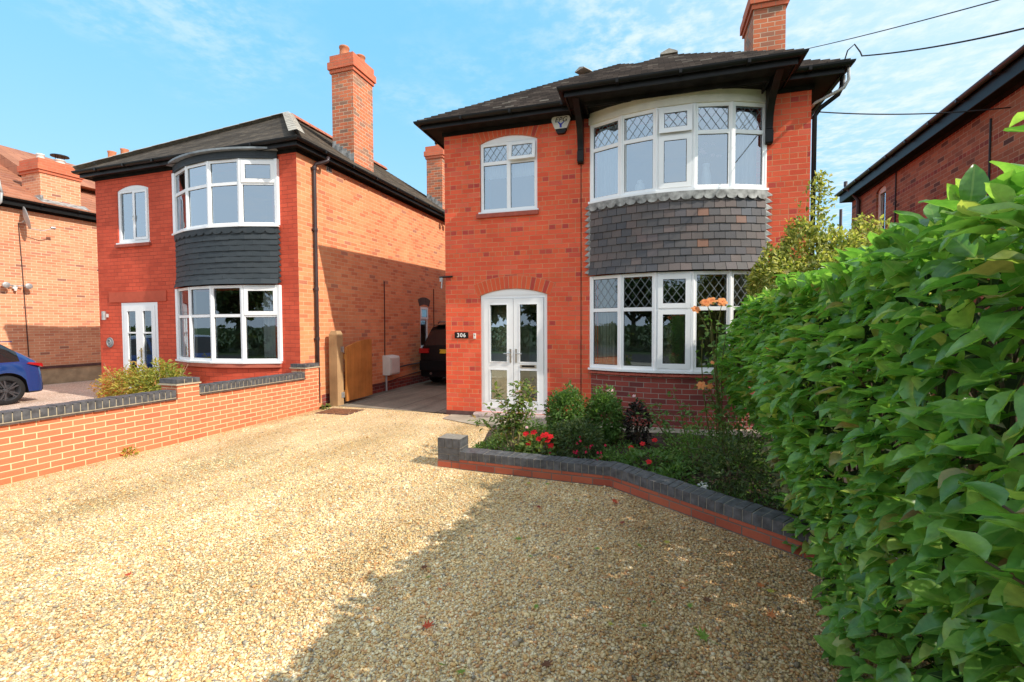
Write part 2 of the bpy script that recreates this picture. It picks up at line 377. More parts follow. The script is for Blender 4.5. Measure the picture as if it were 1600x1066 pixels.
def pane(parent,Mx,r,y,leaded=None,mat='glass',name='pane',lead='lead_dark',gask=True):
    mb=MB(); mb.M=Mx; u0,u1,z0,z1=r
    mb.poly([(u0,y,z0),(u1,y,z0),(u1,y,z1),(u0,y,z1)],0)
    if gask:
        g=.008
        for a,b,c,d in ((u0,u0+g,z0,z1),(u1-g,u1,z0,z1),(u0+g,u1-g,z0,z0+g),(u0+g,u1-g,z1-g,z1)):
            mb.poly([(a,y-.003,c),(b,y-.003,c),(b,y-.003,d),(a,y-.003,d)],1)
    o=mb.build(name,[M[mat],M['gasket']],parent)
    if leaded:
        lb=MB(); lb.M=Mx; leading(lb,u0,u1,z0,z1,leaded[0],leaded[1],y-.006); lb.build('leading',M[lead],parent)
    return o
def arcpts(cx,hw,s,n,off=0.0):
    R=(hw*hw+s*s)/(2*s); th=asin(min(1,hw/R)); cy=R-s
    return [(cx+(R+off)*sin(-th+2*th*i/n), -((R+off)*cos(-th+2*th*i/n)-cy)) for i in range(n+1)]
def curved_band(mb,cx,hw,s,n,off_in,off_out,z0,z1,m=0,ends=True,offo2=None):
    """solid curved band between radial offsets; top offset may differ"""
    A=arcpts(cx,hw,s,n,off_out); B=arcpts(cx,hw,s,n,off_in); A2=arcpts(cx,hw,s,n,off_out if offo2 is None else offo2)
    L=0
    for i in range(n):
        a,b,c,d,a2,b2=A[i],A[i+1],B[i],B[i+1],A2[i],A2[i+1]
        l=sqrt((a[0]-b[0])**2+(a[1]-b[1])**2)
        mb.poly([(*a,z0),(*b,z0),(*b2,z1),(*a2,z1)],m,[(L,z0),(L+l,z0),(L+l,z1),(L,z1)]); L+=l
        mb.poly([(*a2,z1),(*b2,z1),(*d,z1),(*c,z1)],m); mb.poly([(*c,z0),(*d,z0),(*b,z0),(*a,z0)],m)
        mb.poly([(*d,z0),(*c,z0),(*c,z1),(*d,z1)],m)
    if ends:
        mb.poly([(*B[0],z0),(*A[0],z0),(*A2[0],z1),(*B[0],z1)],m); mb.poly([(*A[-1],z0),(*B[-1],z0),(*B[-1],z1),(*A2[-1],z1)],m)
def bay_window(parent,cx,hw,s,n,z0,z1,zt,mat,leaded=None,sashes=(),label=None,tilt=0,lower='glass',upper='glass'):
    P=arcpts(cx,hw,s,n); fr=MB(); segs=[]
    panes=[]; sash=[]
    for i in range(n):
        a,b=Vector((*P[i],0)),Vector((*P[i+1],0)); L=(b-a).length; ang=atan2(b.y-a.y,b.x-a.x)
        Mx=T(a.x,a.y,0,ang); fr.M=Mx
        e0=.05; 
        # posts at both ends, rails between
        fr.box(0,e0,-.03,.05,z0,z1); fr.box(L-e0,L,-.031,.05,z0,z1)
        fr.box(e0,L-e0,-.028,.05,z0,z0+.06); fr.box(e0,L-e0,-.028,.05,z1-.055,z1); fr.box(e0,L-e0,-.028,.05,zt-.03,zt+.03)
        lo=(e0,L-e0,z0+.06,zt-.03); hi=(e0,L-e0,zt+.03,z1-.055)
        if i in sashes:
            for r,kind in ((lo,'l'),(hi,'u')):
                if kind=='l' and tilt==-1:   # only the top light opens
                    panes.append((Mx,lo,-.005,None,lower)); continue
                g=(r[0]-.015,r[1]+.015,r[2]-.02,r[3]+.015)
                Ms=Mx
                if kind=='u' and tilt>0: Ms=Mx@Matrix.Translation((0,0,g[3]))@Matrix.Rotation(-tilt,4,'X')@Matrix.Translation((0,0,-g[3]))
                sb=MB(); sb.M=Ms; q=frame_rect(sb,*g,.075,-.05,-.0285)
                sash.append(sb); panes.append((Ms,q,-.038,leaded if kind=='u' else None,lower if kind=='l' else upper))
        else:
            panes.append((Mx,lo,-.005,None,lower)); panes.append((Mx,hi,-.005,leaded,upper))
    fr.M=None
    # corner cover strips
    for i,p in enumerate(P):
        fr.lathe([(.033,z0),(.033,z1)],(p[0],p[1]-.012 if 0<i<n else p[1]-.008,0),10)
    w=fr.build('bay_window',mat,parent,bevel=.006)
    for sb in sash: sb.build('sash',mat,w,bevel=.006)
    for Mx,r,y,ld,gm in panes: pane(w,Mx,r,y,ld,gm)
    if label: w['label']=label
    return w
def roof_courses(mb,x0,x1,y0,y1,z0,k,g=.115,lift=.026,m=0,tmax=None):
    """hipped roof of overlapping tile courses, each a thin step above the one below"""
    run=g/sqrt(1+k*k)
    half=min(x1-x0,y1-y0)/2; n=int((tmax or half)/run)+1
    for i in range(n):
        t0=i*run; t1=min((i+1)*run+.012,half)
        if t0>=half: break
        def R(t): return [(x0+t,y0+t),(x1-t,y0+t),(x1-t,y1-t),(x0+t,y1-t)]
        A,B=R(t0),R(t1); za=z0+k*t0+lift; zb=z0+k*t1+.004; zl=z0+k*t0-.006
        for e in range(4):
            f=(e+1)%4; a,b,c,d=A[e],A[f],B[f],B[e]; ax=0 if e in (0,2) else 1
            v0,v1=i*g+.002,(i+1)*g-.002
            mb.poly([(*a,za),(*b,za),(*c,zb),(*d,zb)],m,[(a[ax],v0),(b[ax],v0),(c[ax],v1),(d[ax],v1)])
            mb.poly([(*a,zl),(*b,zl),(*b,za),(*a,za)],m,[(a[ax],v0),(b[ax],v0),(b[ax],v0+.02),(a[ax],v0+.02)])
def gutter_ring(parent,x0,x1,y0,y1,d,zt,mat,brackets=True):
    mb=MB(); r=.052
    pr=[(d-2*r+r-r*cos(a)*1.0,zt-r*1.15*sin(a)) for a in [pi*k/8 for k in range(9)]]
    pr+= [(d-.008,zt),(d-.012,zt-.03)]+[(d-r,zt-.05),(d-2*r+.01,zt-.02),(d-2*r+.008,zt)]
    mb.ring(x0,x1,y0,y1,pr)
    if brackets:
        x=x0+.5
        while x<x1: mb.box(x-.02,x+.02,y0-d-.006,y0-d+.11,zt-.066,zt-.002); x+=.9
        y=y0+.5
        while y<y1:
            mb.box(x1+d-.11,x1+d+.006,y-.02,y+.02,zt-.066,zt-.002); mb.box(x0-d-.006,x0-d+.11,y-.02,y+.02,zt-.066,zt-.002); y+=.9
    return mb.build('gutter',mat,parent,smooth=False)
def eaves(parent,x0,x1,y0,y1,d,zs,zt,mat,smat):
    mb=MB(); w=d-.105
    mb.ring(x0,x1,y0,y1,[(w-.022,zs-.02),(w,zs-.02),(w,zt),(w-.022,zt)])
    mb.build('fascia',mat,parent)
    mb=MB(); mb.ring(x0,x1,y0,y1,[(-.02,zs),(w-.024,zs),(w-.024,zs+.02),(-.02,zs+.02)])
    # shadow batten under the soffit at the wall head
    mb.ring(x0,x1,y0,y1,[(.003,zs-.07),(.03,zs-.07),(.03,zs-.002),(.003,zs-.002)])
    mb.build('soffit',smat,parent)
def chimney(parent,x0,x1,y0,y1,z0,z1,pots,mats,capn=3):
    mb=MB(); mb.box(x0,x1,y0,y1,z0,z1,0,'b')
    z=z1; pr=[(.035,.085),(.07,.17),(.03,.17)]
    for e,h in pr:
        mb.box(x0-e,x1+e,y0-e,y1+e,z,z+h-.003,1); z+=h
    c=mb.build('chimney',mats,parent)
    for px,py,r,h,kind in pots:
        pb=MB(); prof=[(r*1.05,z-.02),(r*1.1,z+.04),(r*.98,z+.06),(r*.9,z+h*.8),(r*1.02,z+h*.84),(r*1.05,z+h*.95),(r*.98,z+h),(r*.8,z+h),(r*.75,z+h*.7)]
        pb.lathe(prof,(px,py,0),18); pb.build('chimney_pot',M['terracotta'] if kind==0 else M['white_plastic'],c,smooth=True)
        if kind==2:
            qb=MB(); qb.lathe([(.02,z+h+.16),(r*1.7,z+h+.13),(r*1.75,z+h+.1),(r*.2,z+h+.1)],(px,py,0),18)
            for a in range(4): qb.tube([(px+r*.85*cos(a*pi/2),py+r*.85*sin(a*pi/2),z+h-.02),(px+r*.85*cos(a*pi/2),py+r*.85*sin(a*pi/2),z+h+.11)],.008,6)
            qb.build('chimney_cowl',M['black'],c)
    return c
def flashing(parent,x0,x1,y0,y1,zfun):
    """stepped lead flashing hugging a chimney on a slope rising toward -x or +x"""
    mb=MB(); n=6
    for k in range(n):
        xa=x0+(x1-x0)*k/n; xb=x0+(x1-x0)*(k+1)/n
        z=max(zfun(xa),zfun(xb)); mb.box(xa,xb,y0-.012,y0-.004,min(zfun(xa),zfun(xb))-.02,z+.12)
    mb.build('lead_flashing',M['lead'],parent)
def hung_tiles(parent,cx,hw,s,z0,z1,courses,mat,kick=.05,name='hung_tiles',nseg=22,gap=.02):
    mb=MB(); g=(z1-z0)/courses
    for i in range(courses):
        za=z0+i*g; zb=za+g+.012
        off=.035+(kick*(1-i/2.5)**2 if i<2.5 else 0)
        offn=.035+(kick*(1-(i+1)/2.5)**2 if i+1<2.5 else 0)
        # every tile separate, slightly uneven
        P=arcpts(cx,hw,s,nseg); 
        L=0
        A=arcpts(cx,hw,s,nseg,off+.020); B=arcpts(cx,hw,s,nseg,offn+.004)
        for j in range(nseg):
            sh=.5*(i%2)
            jz=random.uniform(-.004,.004); jo=random.uniform(-.003,.003)
            A=arcpts(cx,hw,s,nseg,off+.020+jo)
            def lerp(Q,t):
                t=max(0,min(nseg,t)); k=min(int(t),nseg-1); f=t-k
                return (Q[k][0]+(Q[k+1][0]-Q[k][0])*f, Q[k][1]+(Q[k+1][1]-Q[k][1])*f)
            spans=[(j+sh+gap,j+1+sh-gap)]
            if sh and j==0: spans.append((0,sh-gap))
            for t0,t1 in spans:
                t1=min(t1,nseg)
                if t1-t0<.02: continue
                a0,a1=lerp(A,t0),lerp(A,t1); b0,b1=lerp(B,t0),lerp(B,t1)
                c0,c1=lerp(arcpts(cx,hw,s,nseg,off+.002),t0),lerp(arcpts(cx,hw,s,nseg,off+.002),t1)
                id_=(i*37+j+ (50 if len(spans)>1 and t0==0 else 0)); u=id_*.165; vv=i*2*.118
                uv=[(u+.008,vv+.008),(u+.157,vv+.008),(u+.157,vv+.11),(u+.008,vv+.11)]
                mb.poly([(*a0,za+jz),(*a1,za+jz),(*b1,zb),(*b0,zb)],0,uv)
                mb.poly([(*c0,za+jz),(*c1,za+jz),(*a1,za+jz),(*a0,za+jz)],0,uv)
                mb.poly([(*c0,za+jz),(*a0,za+jz),(*b0,zb)],0,uv[:3]); mb.poly([(*c1,za+jz),(*b1,zb),(*a1,za+jz)],0,uv[:3])
    # solid backing
    curved_band(mb,cx,hw,s,nseg,-.04,.012,z0+.02,z1+.03,1)
    P=arcpts(cx,hw,s,nseg,.03); 
    mb.poly([(*p,z0+.021) for p in P[::-1]],1)
    return mb.build(name,mat,parent)
def person_free(): pass
# ------------------------------------------------------------------ CAMERA (position of the photographer)
F_PX,YAW,PIT,ROL,HC=722.0,radians(19.1),radians(1.95),radians(-.26),1.7
_f=Vector((-sin(YAW)*cos(PIT),cos(YAW)*cos(PIT),-sin(PIT))); _r=Vector((cos(YAW),sin(YAW),0)); _u=_r.cross(_f)
_r2=_r*cos(ROL)+_u*sin(ROL); _u2=-_r*sin(ROL)+_u*cos(ROL)
cam=bpy.data.objects.new('camera',bpy.data.cameras.new('camera')); C.objects.link(cam)
cam.matrix_world=Matrix((( _r2.x,_u2.x,-_f.x,0),(_r2.y,_u2.y,-_f.y,0),(_r2.z,_u2.z,-_f.z,HC),(0,0,0,1)))
cam.data.sensor_width=36; cam.data.lens=F_PX/1600*36; cam.data.clip_start=.05; cam.data.clip_end=3000; S.camera=cam
def G(px,py,z=0.0):
    d=_r2*(px-800)-_u2*(py-533)+_f*F_PX; t=(z-HC)/d.z; return Vector((d.x*t,d.y*t,z))
def W0(px,py,y):
    d=_r2*(px-800)-_u2*(py-533)+_f*F_PX; k=y/d.y; return (d.x*k,d.y*k,HC+d.z*k)
# ------------------------------------------------------------------ MAIN HOUSE
def main_house():
    h=thing('detached_house','red brick detached house with leaded bow windows, black eaves and white double front door','house',(-4.065,7.9,0),radians(2.8))
    W,Dp,zw=6.04,9.0,5.36
    mb=MB()
    win=(.71,1.79,3.77,5.02,.105); door=(.70,1.965,.09,2.25,.115)
    wall(mb,0,W,0,zw,[win,door,(2.86,5.30,3.80,5.07,0),(2.86,5.30,.97,2.48,0)],.11)
    mb.M=T(W,0,0,pi/2); wall(mb,0,Dp,0,zw,[])
    mb.M=T(0,Dp,0,-pi/2); wall(mb,0,Dp,0,zw,[])
    mb.M=T(W,Dp,0,pi); wall(mb,0,W,0,zw,[]); mb.M=None
    mb.build('wall',M['brick_main'],h)
    for a,b in ((-.006,.60),(2.10,2.74)): mb=MB(); mb.box(a,b,-.006,.0,0,.085,0); mb.build('plinth',M['plinth'],h)
    # rooms behind the windows
    mb=MB(); mb.box(.02,W-.02,2.6,2.64,0,5.3,0); mb.box(.02,W-.02,.115,2.6,2.62,2.66,1); mb.box(.02,W-.02,.115,2.6,.0,.05,1); mb.box(.02,W-.02,.115,2.6,5.28,5.30,0)
    mb.box(2.40,2.46,.115,2.6,.05,2.62,0); mb.box(2.40,2.46,.115,2.6,2.66,5.28,0); mb.box(.2,2.40,1.15,1.19,.05,2.62,2)
    mb.build('room_lining',[M['room'],M['floor'],M['porch']],h)
    arch_bricks(h,win[0],win[1],win[3],win[4],.21,M['voussoir'])
    arch_bricks(h,door[0],door[1],door[3],door[4],.235,M['voussoir'],ext=.05)
    # small upstairs window
    x0,x1,z0,z1=win[0]+.006,win[1]-.006,win[2]+.004,win[3]
    mb=MB(); ya,yb=.03,.095; mx=(x0+x1)/2+.0; zt=4.66
    mb.box(x0,x0+.055,ya,yb,z0,z1); mb.box(x1-.055,x1,ya,yb,z0,z1); mb.box(x0+.055,x1-.055,ya+.001,yb,z0,z0+.06); mb.box(x0+.055,x1-.055,ya+.001,yb,z1-.05,z1)
    mb.box(mx-.035,mx+.035,ya+.002,yb,z0+.06,z1-.05); mb.box(x0+.055,mx-.035,ya+.003,yb,zt-.03,zt+.03); mb.box(mx+.035,x1-.055,ya+.003,yb,zt-.03,zt+.03)
    N=12; top=[(x0+(x1-x0)*k/N,arc_z(x0+(x1-x0)*k/N,win[0],win[1],win[3],win[4])-.003) for k in range(N+1)]
    mb.prism([(x0,z1+.001),(x1,z1+.001)]+top[::-1],1,ya-.004,yb)
    w=mb.build('window',M['upvc'],h,bevel=.004)
    pane(w,None,(x0+.055,mx-.035,z0+.06,zt-.03),.06,None); pane(w,None,(mx+.035,x1-.055,z0+.06,zt-.03),.06,None)
    pane(w,None,(x0+.055,mx-.035,zt+.03,z1-.05),.06,(.125,.17))
    sm=Matrix.Translation((0,0,z1-.03))@Matrix.Rotation(-radians(9),4,'X')@Matrix.Translation((0,0,-(z1-.03)))
    sb=MB(); sb.M=sm; q=frame_rect(sb,mx+.02,x1-.03,zt+.005,z1-.03,.055,.0,.029); sb.build('sash',M['upvc'],w,bevel=.004); pane(w,sm,q,.015,(.125,.17))
    mb=MB(); mb.box(x0-.03,x1+.03,-.035,.10,3.745,3.772); mb.build('window_sill',M['upvc'],w,bevel=.004)
    mb=MB(); mb.box(.645,1.81,-.05,.02,3.67,3.742); mb.build('brick_sill',M['sillbrick'],h,bevel=.006)
    # net blind behind the upper third of that window
    c=MB()
    for a,b in ((x0+.06,mx-.04),(mx+.04,x1-.06)):
        n=14
        pts=[(a+(b-a)*i/n,.16+.008*sin(i*2.1)) for i in range(n+1)]
        for i in range(n): c.poly([(*pts[i],4.42-.012*(i%2)),(*pts[i+1],4.42-.012*((i+1)%2)),(*pts[i+1],4.70),(*pts[i],4.70)])
    c.build('net_blind',M['net'],h)
    # front door
    x0,x1,z0,z1=door[0]+.005,door[1]-.005,.092,door[3]
    mb=MB(); ya,yb=.02,.095
    mb.box(x0,x0+.06,ya,yb,z0,z1); mb.box(x1-.06,x1,ya,yb,z0,z1); mb.box(x0+.06,x1-.06,ya+.001,yb,z0,z0+.07); mb.box(x0+.06,x1-.06,ya+.001,yb,z1-.055,z1)
    top=[(x0+(x1-x0)*k/N,arc_z(x0+(x1-x0)*k/N,door[0],door[1],door[3],door[4])-.003) for k in range(N+1)]
    mb.prism([(x0,z1+.001),(x1,z1+.001)]+top[::-1],1,ya-.005,yb)
    d=mb.build('front_door',M['upvc'],h,bevel=.005)
    mid=(x0+x1)/2
    for a,b,nm in ((x0+.066,mid-.004,'l'),(mid+.004,x1-.066,'r')):
        lf=MB(); st=.105
        zb=z0+.075; zt=z1-.06
        lf.box(a,a+st,.005,.07,zb,zt); lf.box(b-st,b,.005,.07,zb,zt); lf.box(a+st,b-st,.006,.07,zb,zb+.14); lf.box(a+st,b-st,.006,.07,zt-.10,zt); lf.box(a+st,b-st,.006,.07,.89,1.02)
        # glazing beads
        for c0,c1 in ((zb+.14,.89),(1.02,zt-.10)):
            frame_rect(lf,a+st-.004,b-st+.004,c0-.004,c1+.004,.018,-.001,.02)
        lf.build('door_leaf',M['upvc'],d,bevel=.004)
        for c0,c1 in ((zb+.152,.878),(1.032,zt-.112)):
            pane(d,None,(a+st+.01,b-st-.01,c0,c1),.03,None,'glass' if nm=='l' else 'glass_low')
        hb=MB(); hx=(b-.05) if nm=='l' else (a+.05)
        hb.box(hx-.016,hx+.016,-.006,.006,1.02,1.27); hb.tube([(hx,-.004,1.19),(hx,-.05,1.19),(hx+(-.12 if nm=='l' else .12),-.052,1.185)],.009,8)
        hb.build('door_handle',M['steel'],d,bevel=.003)
    lb=MB(); cx=(mid+x1-.066)/2; lb.box(cx-.15,cx+.15,-.004,.006,.925,.985,0); lb.box(cx-.12,cx+.12,-.008,-.003,.937,.972,1); lb.build('letterbox',[M['steel'],M['ink']],d,bevel=.002)
    mb=MB(); mb.prism([(-.16,.0),(.1,.0),(.1,.088),(-.13,.088),(-.155,.075),(-.165,.05)],0,.60,2.10); mb.build('doorstep',M['stone'],h,smooth=False,bevel=.008)
    mb=MB(); mb.box(.66,1.27,.42,.45,.05,2.3,0); mb.build('porch_screen',M['porch'],h)
    # inner door seen through the right leaf
    mb=MB(); mb.box(1.36,1.98,1.10,1.145,.05,2.05,0); mb.box(1.42,1.92,1.09,1.10,1.35,1.95,1); mb.box(1.42,1.92,1.094,1.10,.25,.75,0); mb.box(1.42,1.92,1.094,1.10,.85,1.25,0); mb.box(1.60,1.76,1.075,1.09,1.28,1.30,2); mb.build('inner_door',[plain('pale_door_paint',(.5,.56,.55),.5),M['ink'],M['steel']],h)
    # ---- bow bays
    cx,hw,s=4.08,1.33,.35
    up=bay_window(h,cx,hw,s,5,3.80,5.10,4.66,M['upvc'],(.135,.185),(2,),'white upper bow window with leaded top lights and a tilted vent',radians(7))
    lo=bay_window(h,cx,hw,s,5,.965,2.53,1.95,M['upvc'],(.135,.185),(2,),'white lower bow window with diamond leaded top lights',0,'glass_low','glass_low')
    for w,z,tt in ((up,3.765,.035),(lo,.93,.034)):
        mb=MB(); curved_band(mb,cx,hw+.02,s,5,-.06,.075,z,z+tt); mb.build('window_sill',M['upvc'],w,bevel=.004)
    mb=MB(); curved_band(mb,cx,hw+.03,s,26,-.05,.045,5.102,5.285); mb.build('curved_fascia',M['cream'],h,smooth=False)
    hung_tiles(h,cx,hw,s,2.545,3.74,10,[M['hang'],M['black_soffit']],.055,nseg=17)
    # scalloped lead apron and stepped side flashings
    mb=MB(); A=arcpts(cx,hw,s,170,.075); n=17; 
    for k in range(n):
        for j in range(10):
            i=k*10+j; a,b=A[i],A[i+1]
            f=lambda t: 3.685-.055*sqrt(max(0,1-(2*t-1)**2))
            mb.poly([(*a,f(j/10)),(*b,f((j+1)/10)),(*b,3.765),(*a,3.765)])
    for sx,dr in ((cx-hw,-1),(cx+hw,1)):
        nn=12
        for k in range(nn):
            z=2.56+k*(1.2/nn)
            mb.poly([(sx+dr*.0,-.022,z),(sx+dr*.125,-.014,z+.035),(sx+dr*.03,-.024,z+.115),(sx-dr*.02,-.05,z+.115),(sx-dr*.02,-.05,z)])
    mb.build('lead_apron',M['lead'],h)
    # brick base of the bay and its tiled sill
    mb=MB(); curved_band(mb,cx,hw+.01,s,26,-.1,.0,0,.868); mb.build('bay_base',M['brick_dark'],h)
    mb=MB(); A=arcpts(cx,hw+.02,s,34,.065); B=arcpts(cx,hw+.02,s,34,-.05)
    for i in range(34):
        a,b,c,d=[Vector(q) for q in (A[i],A[i+1],B[i+1],B[i])]
        g=.03; a2=a.lerp(b,g);b2=b.lerp(a,g);c2=c.lerp(d,g);d2=d.lerp(c,g); z=random.uniform(-.003,.003)
        mb.poly([(*a2,.872+z),(*b2,.872+z),(*b2,.900+z),(*a2,.900+z)]); mb.poly([(*a2,.900+z),(*b2,.900+z),(*c2,.928),(*d2,.928)]); mb.poly([(*d2,.872),(*c2,.872),(*b2,.872+z),(*a2,.872+z)])
        mb.poly([(*a2,.872+z),(*a2,.9+z),(*d2,.928),(*d2,.872)]); mb.poly([(*b2,.9+z),(*b2,.872+z),(*c2,.872),(*c2,.928)])
    mb.build('tiled_sill',M['sillbrick'],h)
    # ---- eaves, roof
    eaves(h,0,W,0,Dp,.42,5.30,5.385,M['black'],M['black_soffit']); gutter_ring(h,0,W,0,Dp,.42,5.40,M['black'])
    rf=MB(); roof_courses(rf,-.37,W+.37,-.37,Dp+.37,5.415,.67); r=rf.build('roof',M['tile_main'],h)
    # ridge and vent tiles
    mb=MB()
    for y in np.arange(3.1,6.2,.32): mb.prism([(W/2-.16,7.60),(W/2,7.72),(W/2+.16,7.60),(W/2,7.66)],1,float(y),float(y)+.31)
    mb.build('ridge_tiles',M['tile_side'],r)
    for t,l in ((2.72,.30),):
        mb=MB(); mb.M=T(-.42+t,-.42+t,5.44+.67*t,radians(-35)); mb.prism([(-.14,0),(.14,0),(.13,.02),(0,.065),(-.13,.02)],1,-.13,.13); mb.build('hip_cap',M['hip'],r)
    # canopy over the bay
    eaves(h,2.72,5.33,-.46,1.2,.42,5.292,5.385,M['black'],M['black_soffit']); gutter_ring(h,2.72,5.33,-.46,1.2,.42,5.40,M['black'])
    mb=MB(); mb.box(2.44,5.61,-.74,.0,5.288,5.306); mb.build('canopy_soffit',M['black_soffit'],h)
    rf=MB(); roof_courses(rf,2.35,5.70,-.83,2.6,5.415,.67); rf.build('canopy_roof',M['tile_main'],h)
    mb=MB(); mb.M=T(4.02,.80,6.50,radians(0)); mb.prism([(-.15,.0),(.15,.0),(.14,.025),(0,.085),(-.14,.025)],1,-.10,.2); mb.build('ridge_cap',M['hip'],h)
    for bx in (2.565,5.455):
        prof=[(0,4.47),(-.085,4.47),(-.10,4.49),(-.10,4.68),(-.085,4.70)]
        for i in range(9):
            t=i/8; prof.append((-.085-.10*t-.50*t**3.2, 4.72+.56*t))
        prof+=[(0,5.287)]
        mb=MB(); mb.prism(prof,0,bx-.05,bx+.05); mb.box(bx-.054,bx+.054,-.106,-.098,4.50,4.66); mb.build('eaves_bracket',M['black'],h,bevel=.005)
    c=chimney(h,5.52,6.05,1.5,2.35,5.5,7.46,[(5.78,1.7,.11,.5,0),(5.78,2.1,.11,.5,0)],[M['brick_chim'],M['brick_chim_red']])
    flashing(h,5.52,6.05,1.5,2.35,lambda x:5.42+.67*(W+.42-x)+.05)
    # downpipe swan neck at the right corner
    mb=MB(); mb.tube([(W+.37,-.1,5.33),(W+.36,-.1,5.18),(W+.32,-.08,5.08),(W+.12,.02,4.95),(W+.06,.05,4.85),(W+.055,.05,.1)],.034,10); mb.build('downpipe',M['black'],h,smooth=True)
    mb=MB(); mb.tube([(W+.37,-.30,5.34),(W+.375,-.30,5.18),(W+.33,-.26,5.09),(W+.2,-.14,5.06),(W+.05,.0,5.03),(W+.02,.1,5.0)],.022,8); mb.build('cable_conduit',M['grey_plastic'],h,smooth=True)
    mb=MB(); mb.tube([(2.565,-.006,4.47),(2.567,-.006,3.2),(2.565,-.006,.15)],.006,6); mb.build('wall_cable',M['ink'],h)
    return h

HOUSE=main_house()
HX=lambda x,y,z: Matrix.Translation((-4.065,7.9,0))@Matrix.Rotation(radians(2.8),4,'Z')@Vector((x,y,z))
def text_mesh(txt,size,mat,name,parent,loc,rot,shear=0,extrude=.0015,bold=.0,align='CENTER',space=1):
    cu=bpy.data.curves.new(name,'FONT'); cu.body=txt; cu.size=size; cu.shear=shear; cu.extrude=extrude; cu.offset=bold; cu.align_x=align; cu.align_y='CENTER'; cu.space_character=space
    tmp=bpy.data.objects.new(name+'_tmp',cu); C.objects.link(tmp); dg=bpy.context.evaluated_depsgraph_get(); dg.update()
    me=bpy.data.meshes.new_from_object(tmp.evaluated_get(dg)); bpy.data.objects.remove(tmp)
    o=bpy.data.objects.new(name,me); C.objects.link(o); me.materials.clear(); me.materials.append(mat); o.parent=parent; o.location=loc; o.rotation_euler=rot; return o
R28=radians(2.8)
# house number
t=thing('house_number','black plaque with white numerals 306 beside the white front door','number plaque',HX(.322,-.001,1.517),R28)
mb=MB(); mb.box(-.136,.136,-.016,0,-.058,.058); mb.build('plate',M['black'],t,bevel=.004)
text_mesh('306',.105,M['white_paint'],'numerals',t,(0,-.018,-.002),(pi/2,0,0),0,.001,.002,space=1.2)
t=thing('doorbell','small pale doorbell push between the number plaque and door frame','doorbell',HX(.587,-.001,1.505),R28)
mb=MB(); mb.box(-.022,.022,-.022,0,-.05,.05); o=mb.build('casing',M['white_plastic'],t,bevel=.006)
mb=MB(); mb.lathe([(.012,-.001),(.012,.006),(.009,.008)],(0,-.022,.012),12,0,1); mb.build('button',M['steel'],t)
# alarm box
t=thing('alarm_box','white shield shaped burglar alarm box lettered EPG under the black eaves','alarm box',HX(2.225,-.001,5.165),R28)
pts=[(-.165,.09),(-.15,.125),(-.11,.142),(0,.147),(.11,.142),(.15,.125),(.165,.09),(.16,.06),(.105,-.07),(-.105,-.07),(-.16,.06)]
mb=MB(); mb.prism(pts,1,-.075,0); mb.build('casing',M['white_plastic'],t,bevel=.012)
mb=MB(); mb.prism([(-.10,-.073),(.10,-.073),(.075,-.13),(.055,-.148),(-.055,-.148),(-.075,-.13)],1,-.07,0); mb.build('strobe_lens',M['black'],t,bevel=.008)
text_mesh('EPG',.115,M['ink'],'lettering',t,(0,-.0765,.075),(pi/2,0,0),.25,.0008,.0008,space=1.1)
mb=MB(); mb.prism([(-.018,-.055),(.018,-.055),(.016,-.01),(.062,.035),(.05,.042),(.04,.036),(.008,.012),(-.012,.018),(-.034,.045),(-.05,.048),(-.05,.038),(-.04,.02),(-.02,-.01)],1,-.0775,-.074); mb.build('emblem',M['blueprint'],t)
# short bracket arm with a drip pipe at the corner
t=thing('wall_tap_pipe','small black arm with grey hanging fitting on the left corner of the main house','wall fitting',HX(0,0,2.6),R28)
mb=MB(); mb.tube([(.16,-.03,.02),(.0,-.05,.015),(-.10,-.05,.01)],.018,8); mb.build('arm',M['black'],t)
mb=MB(); mb.tube([(-.055,-.05,.0),(-.05,-.05,-.1),(-.06,-.05,-.2)],.014,8); mb.box(-.09,-.03,-.07,-.03,-.07,.0); mb.build('drop_pipe',M['galv'],t)

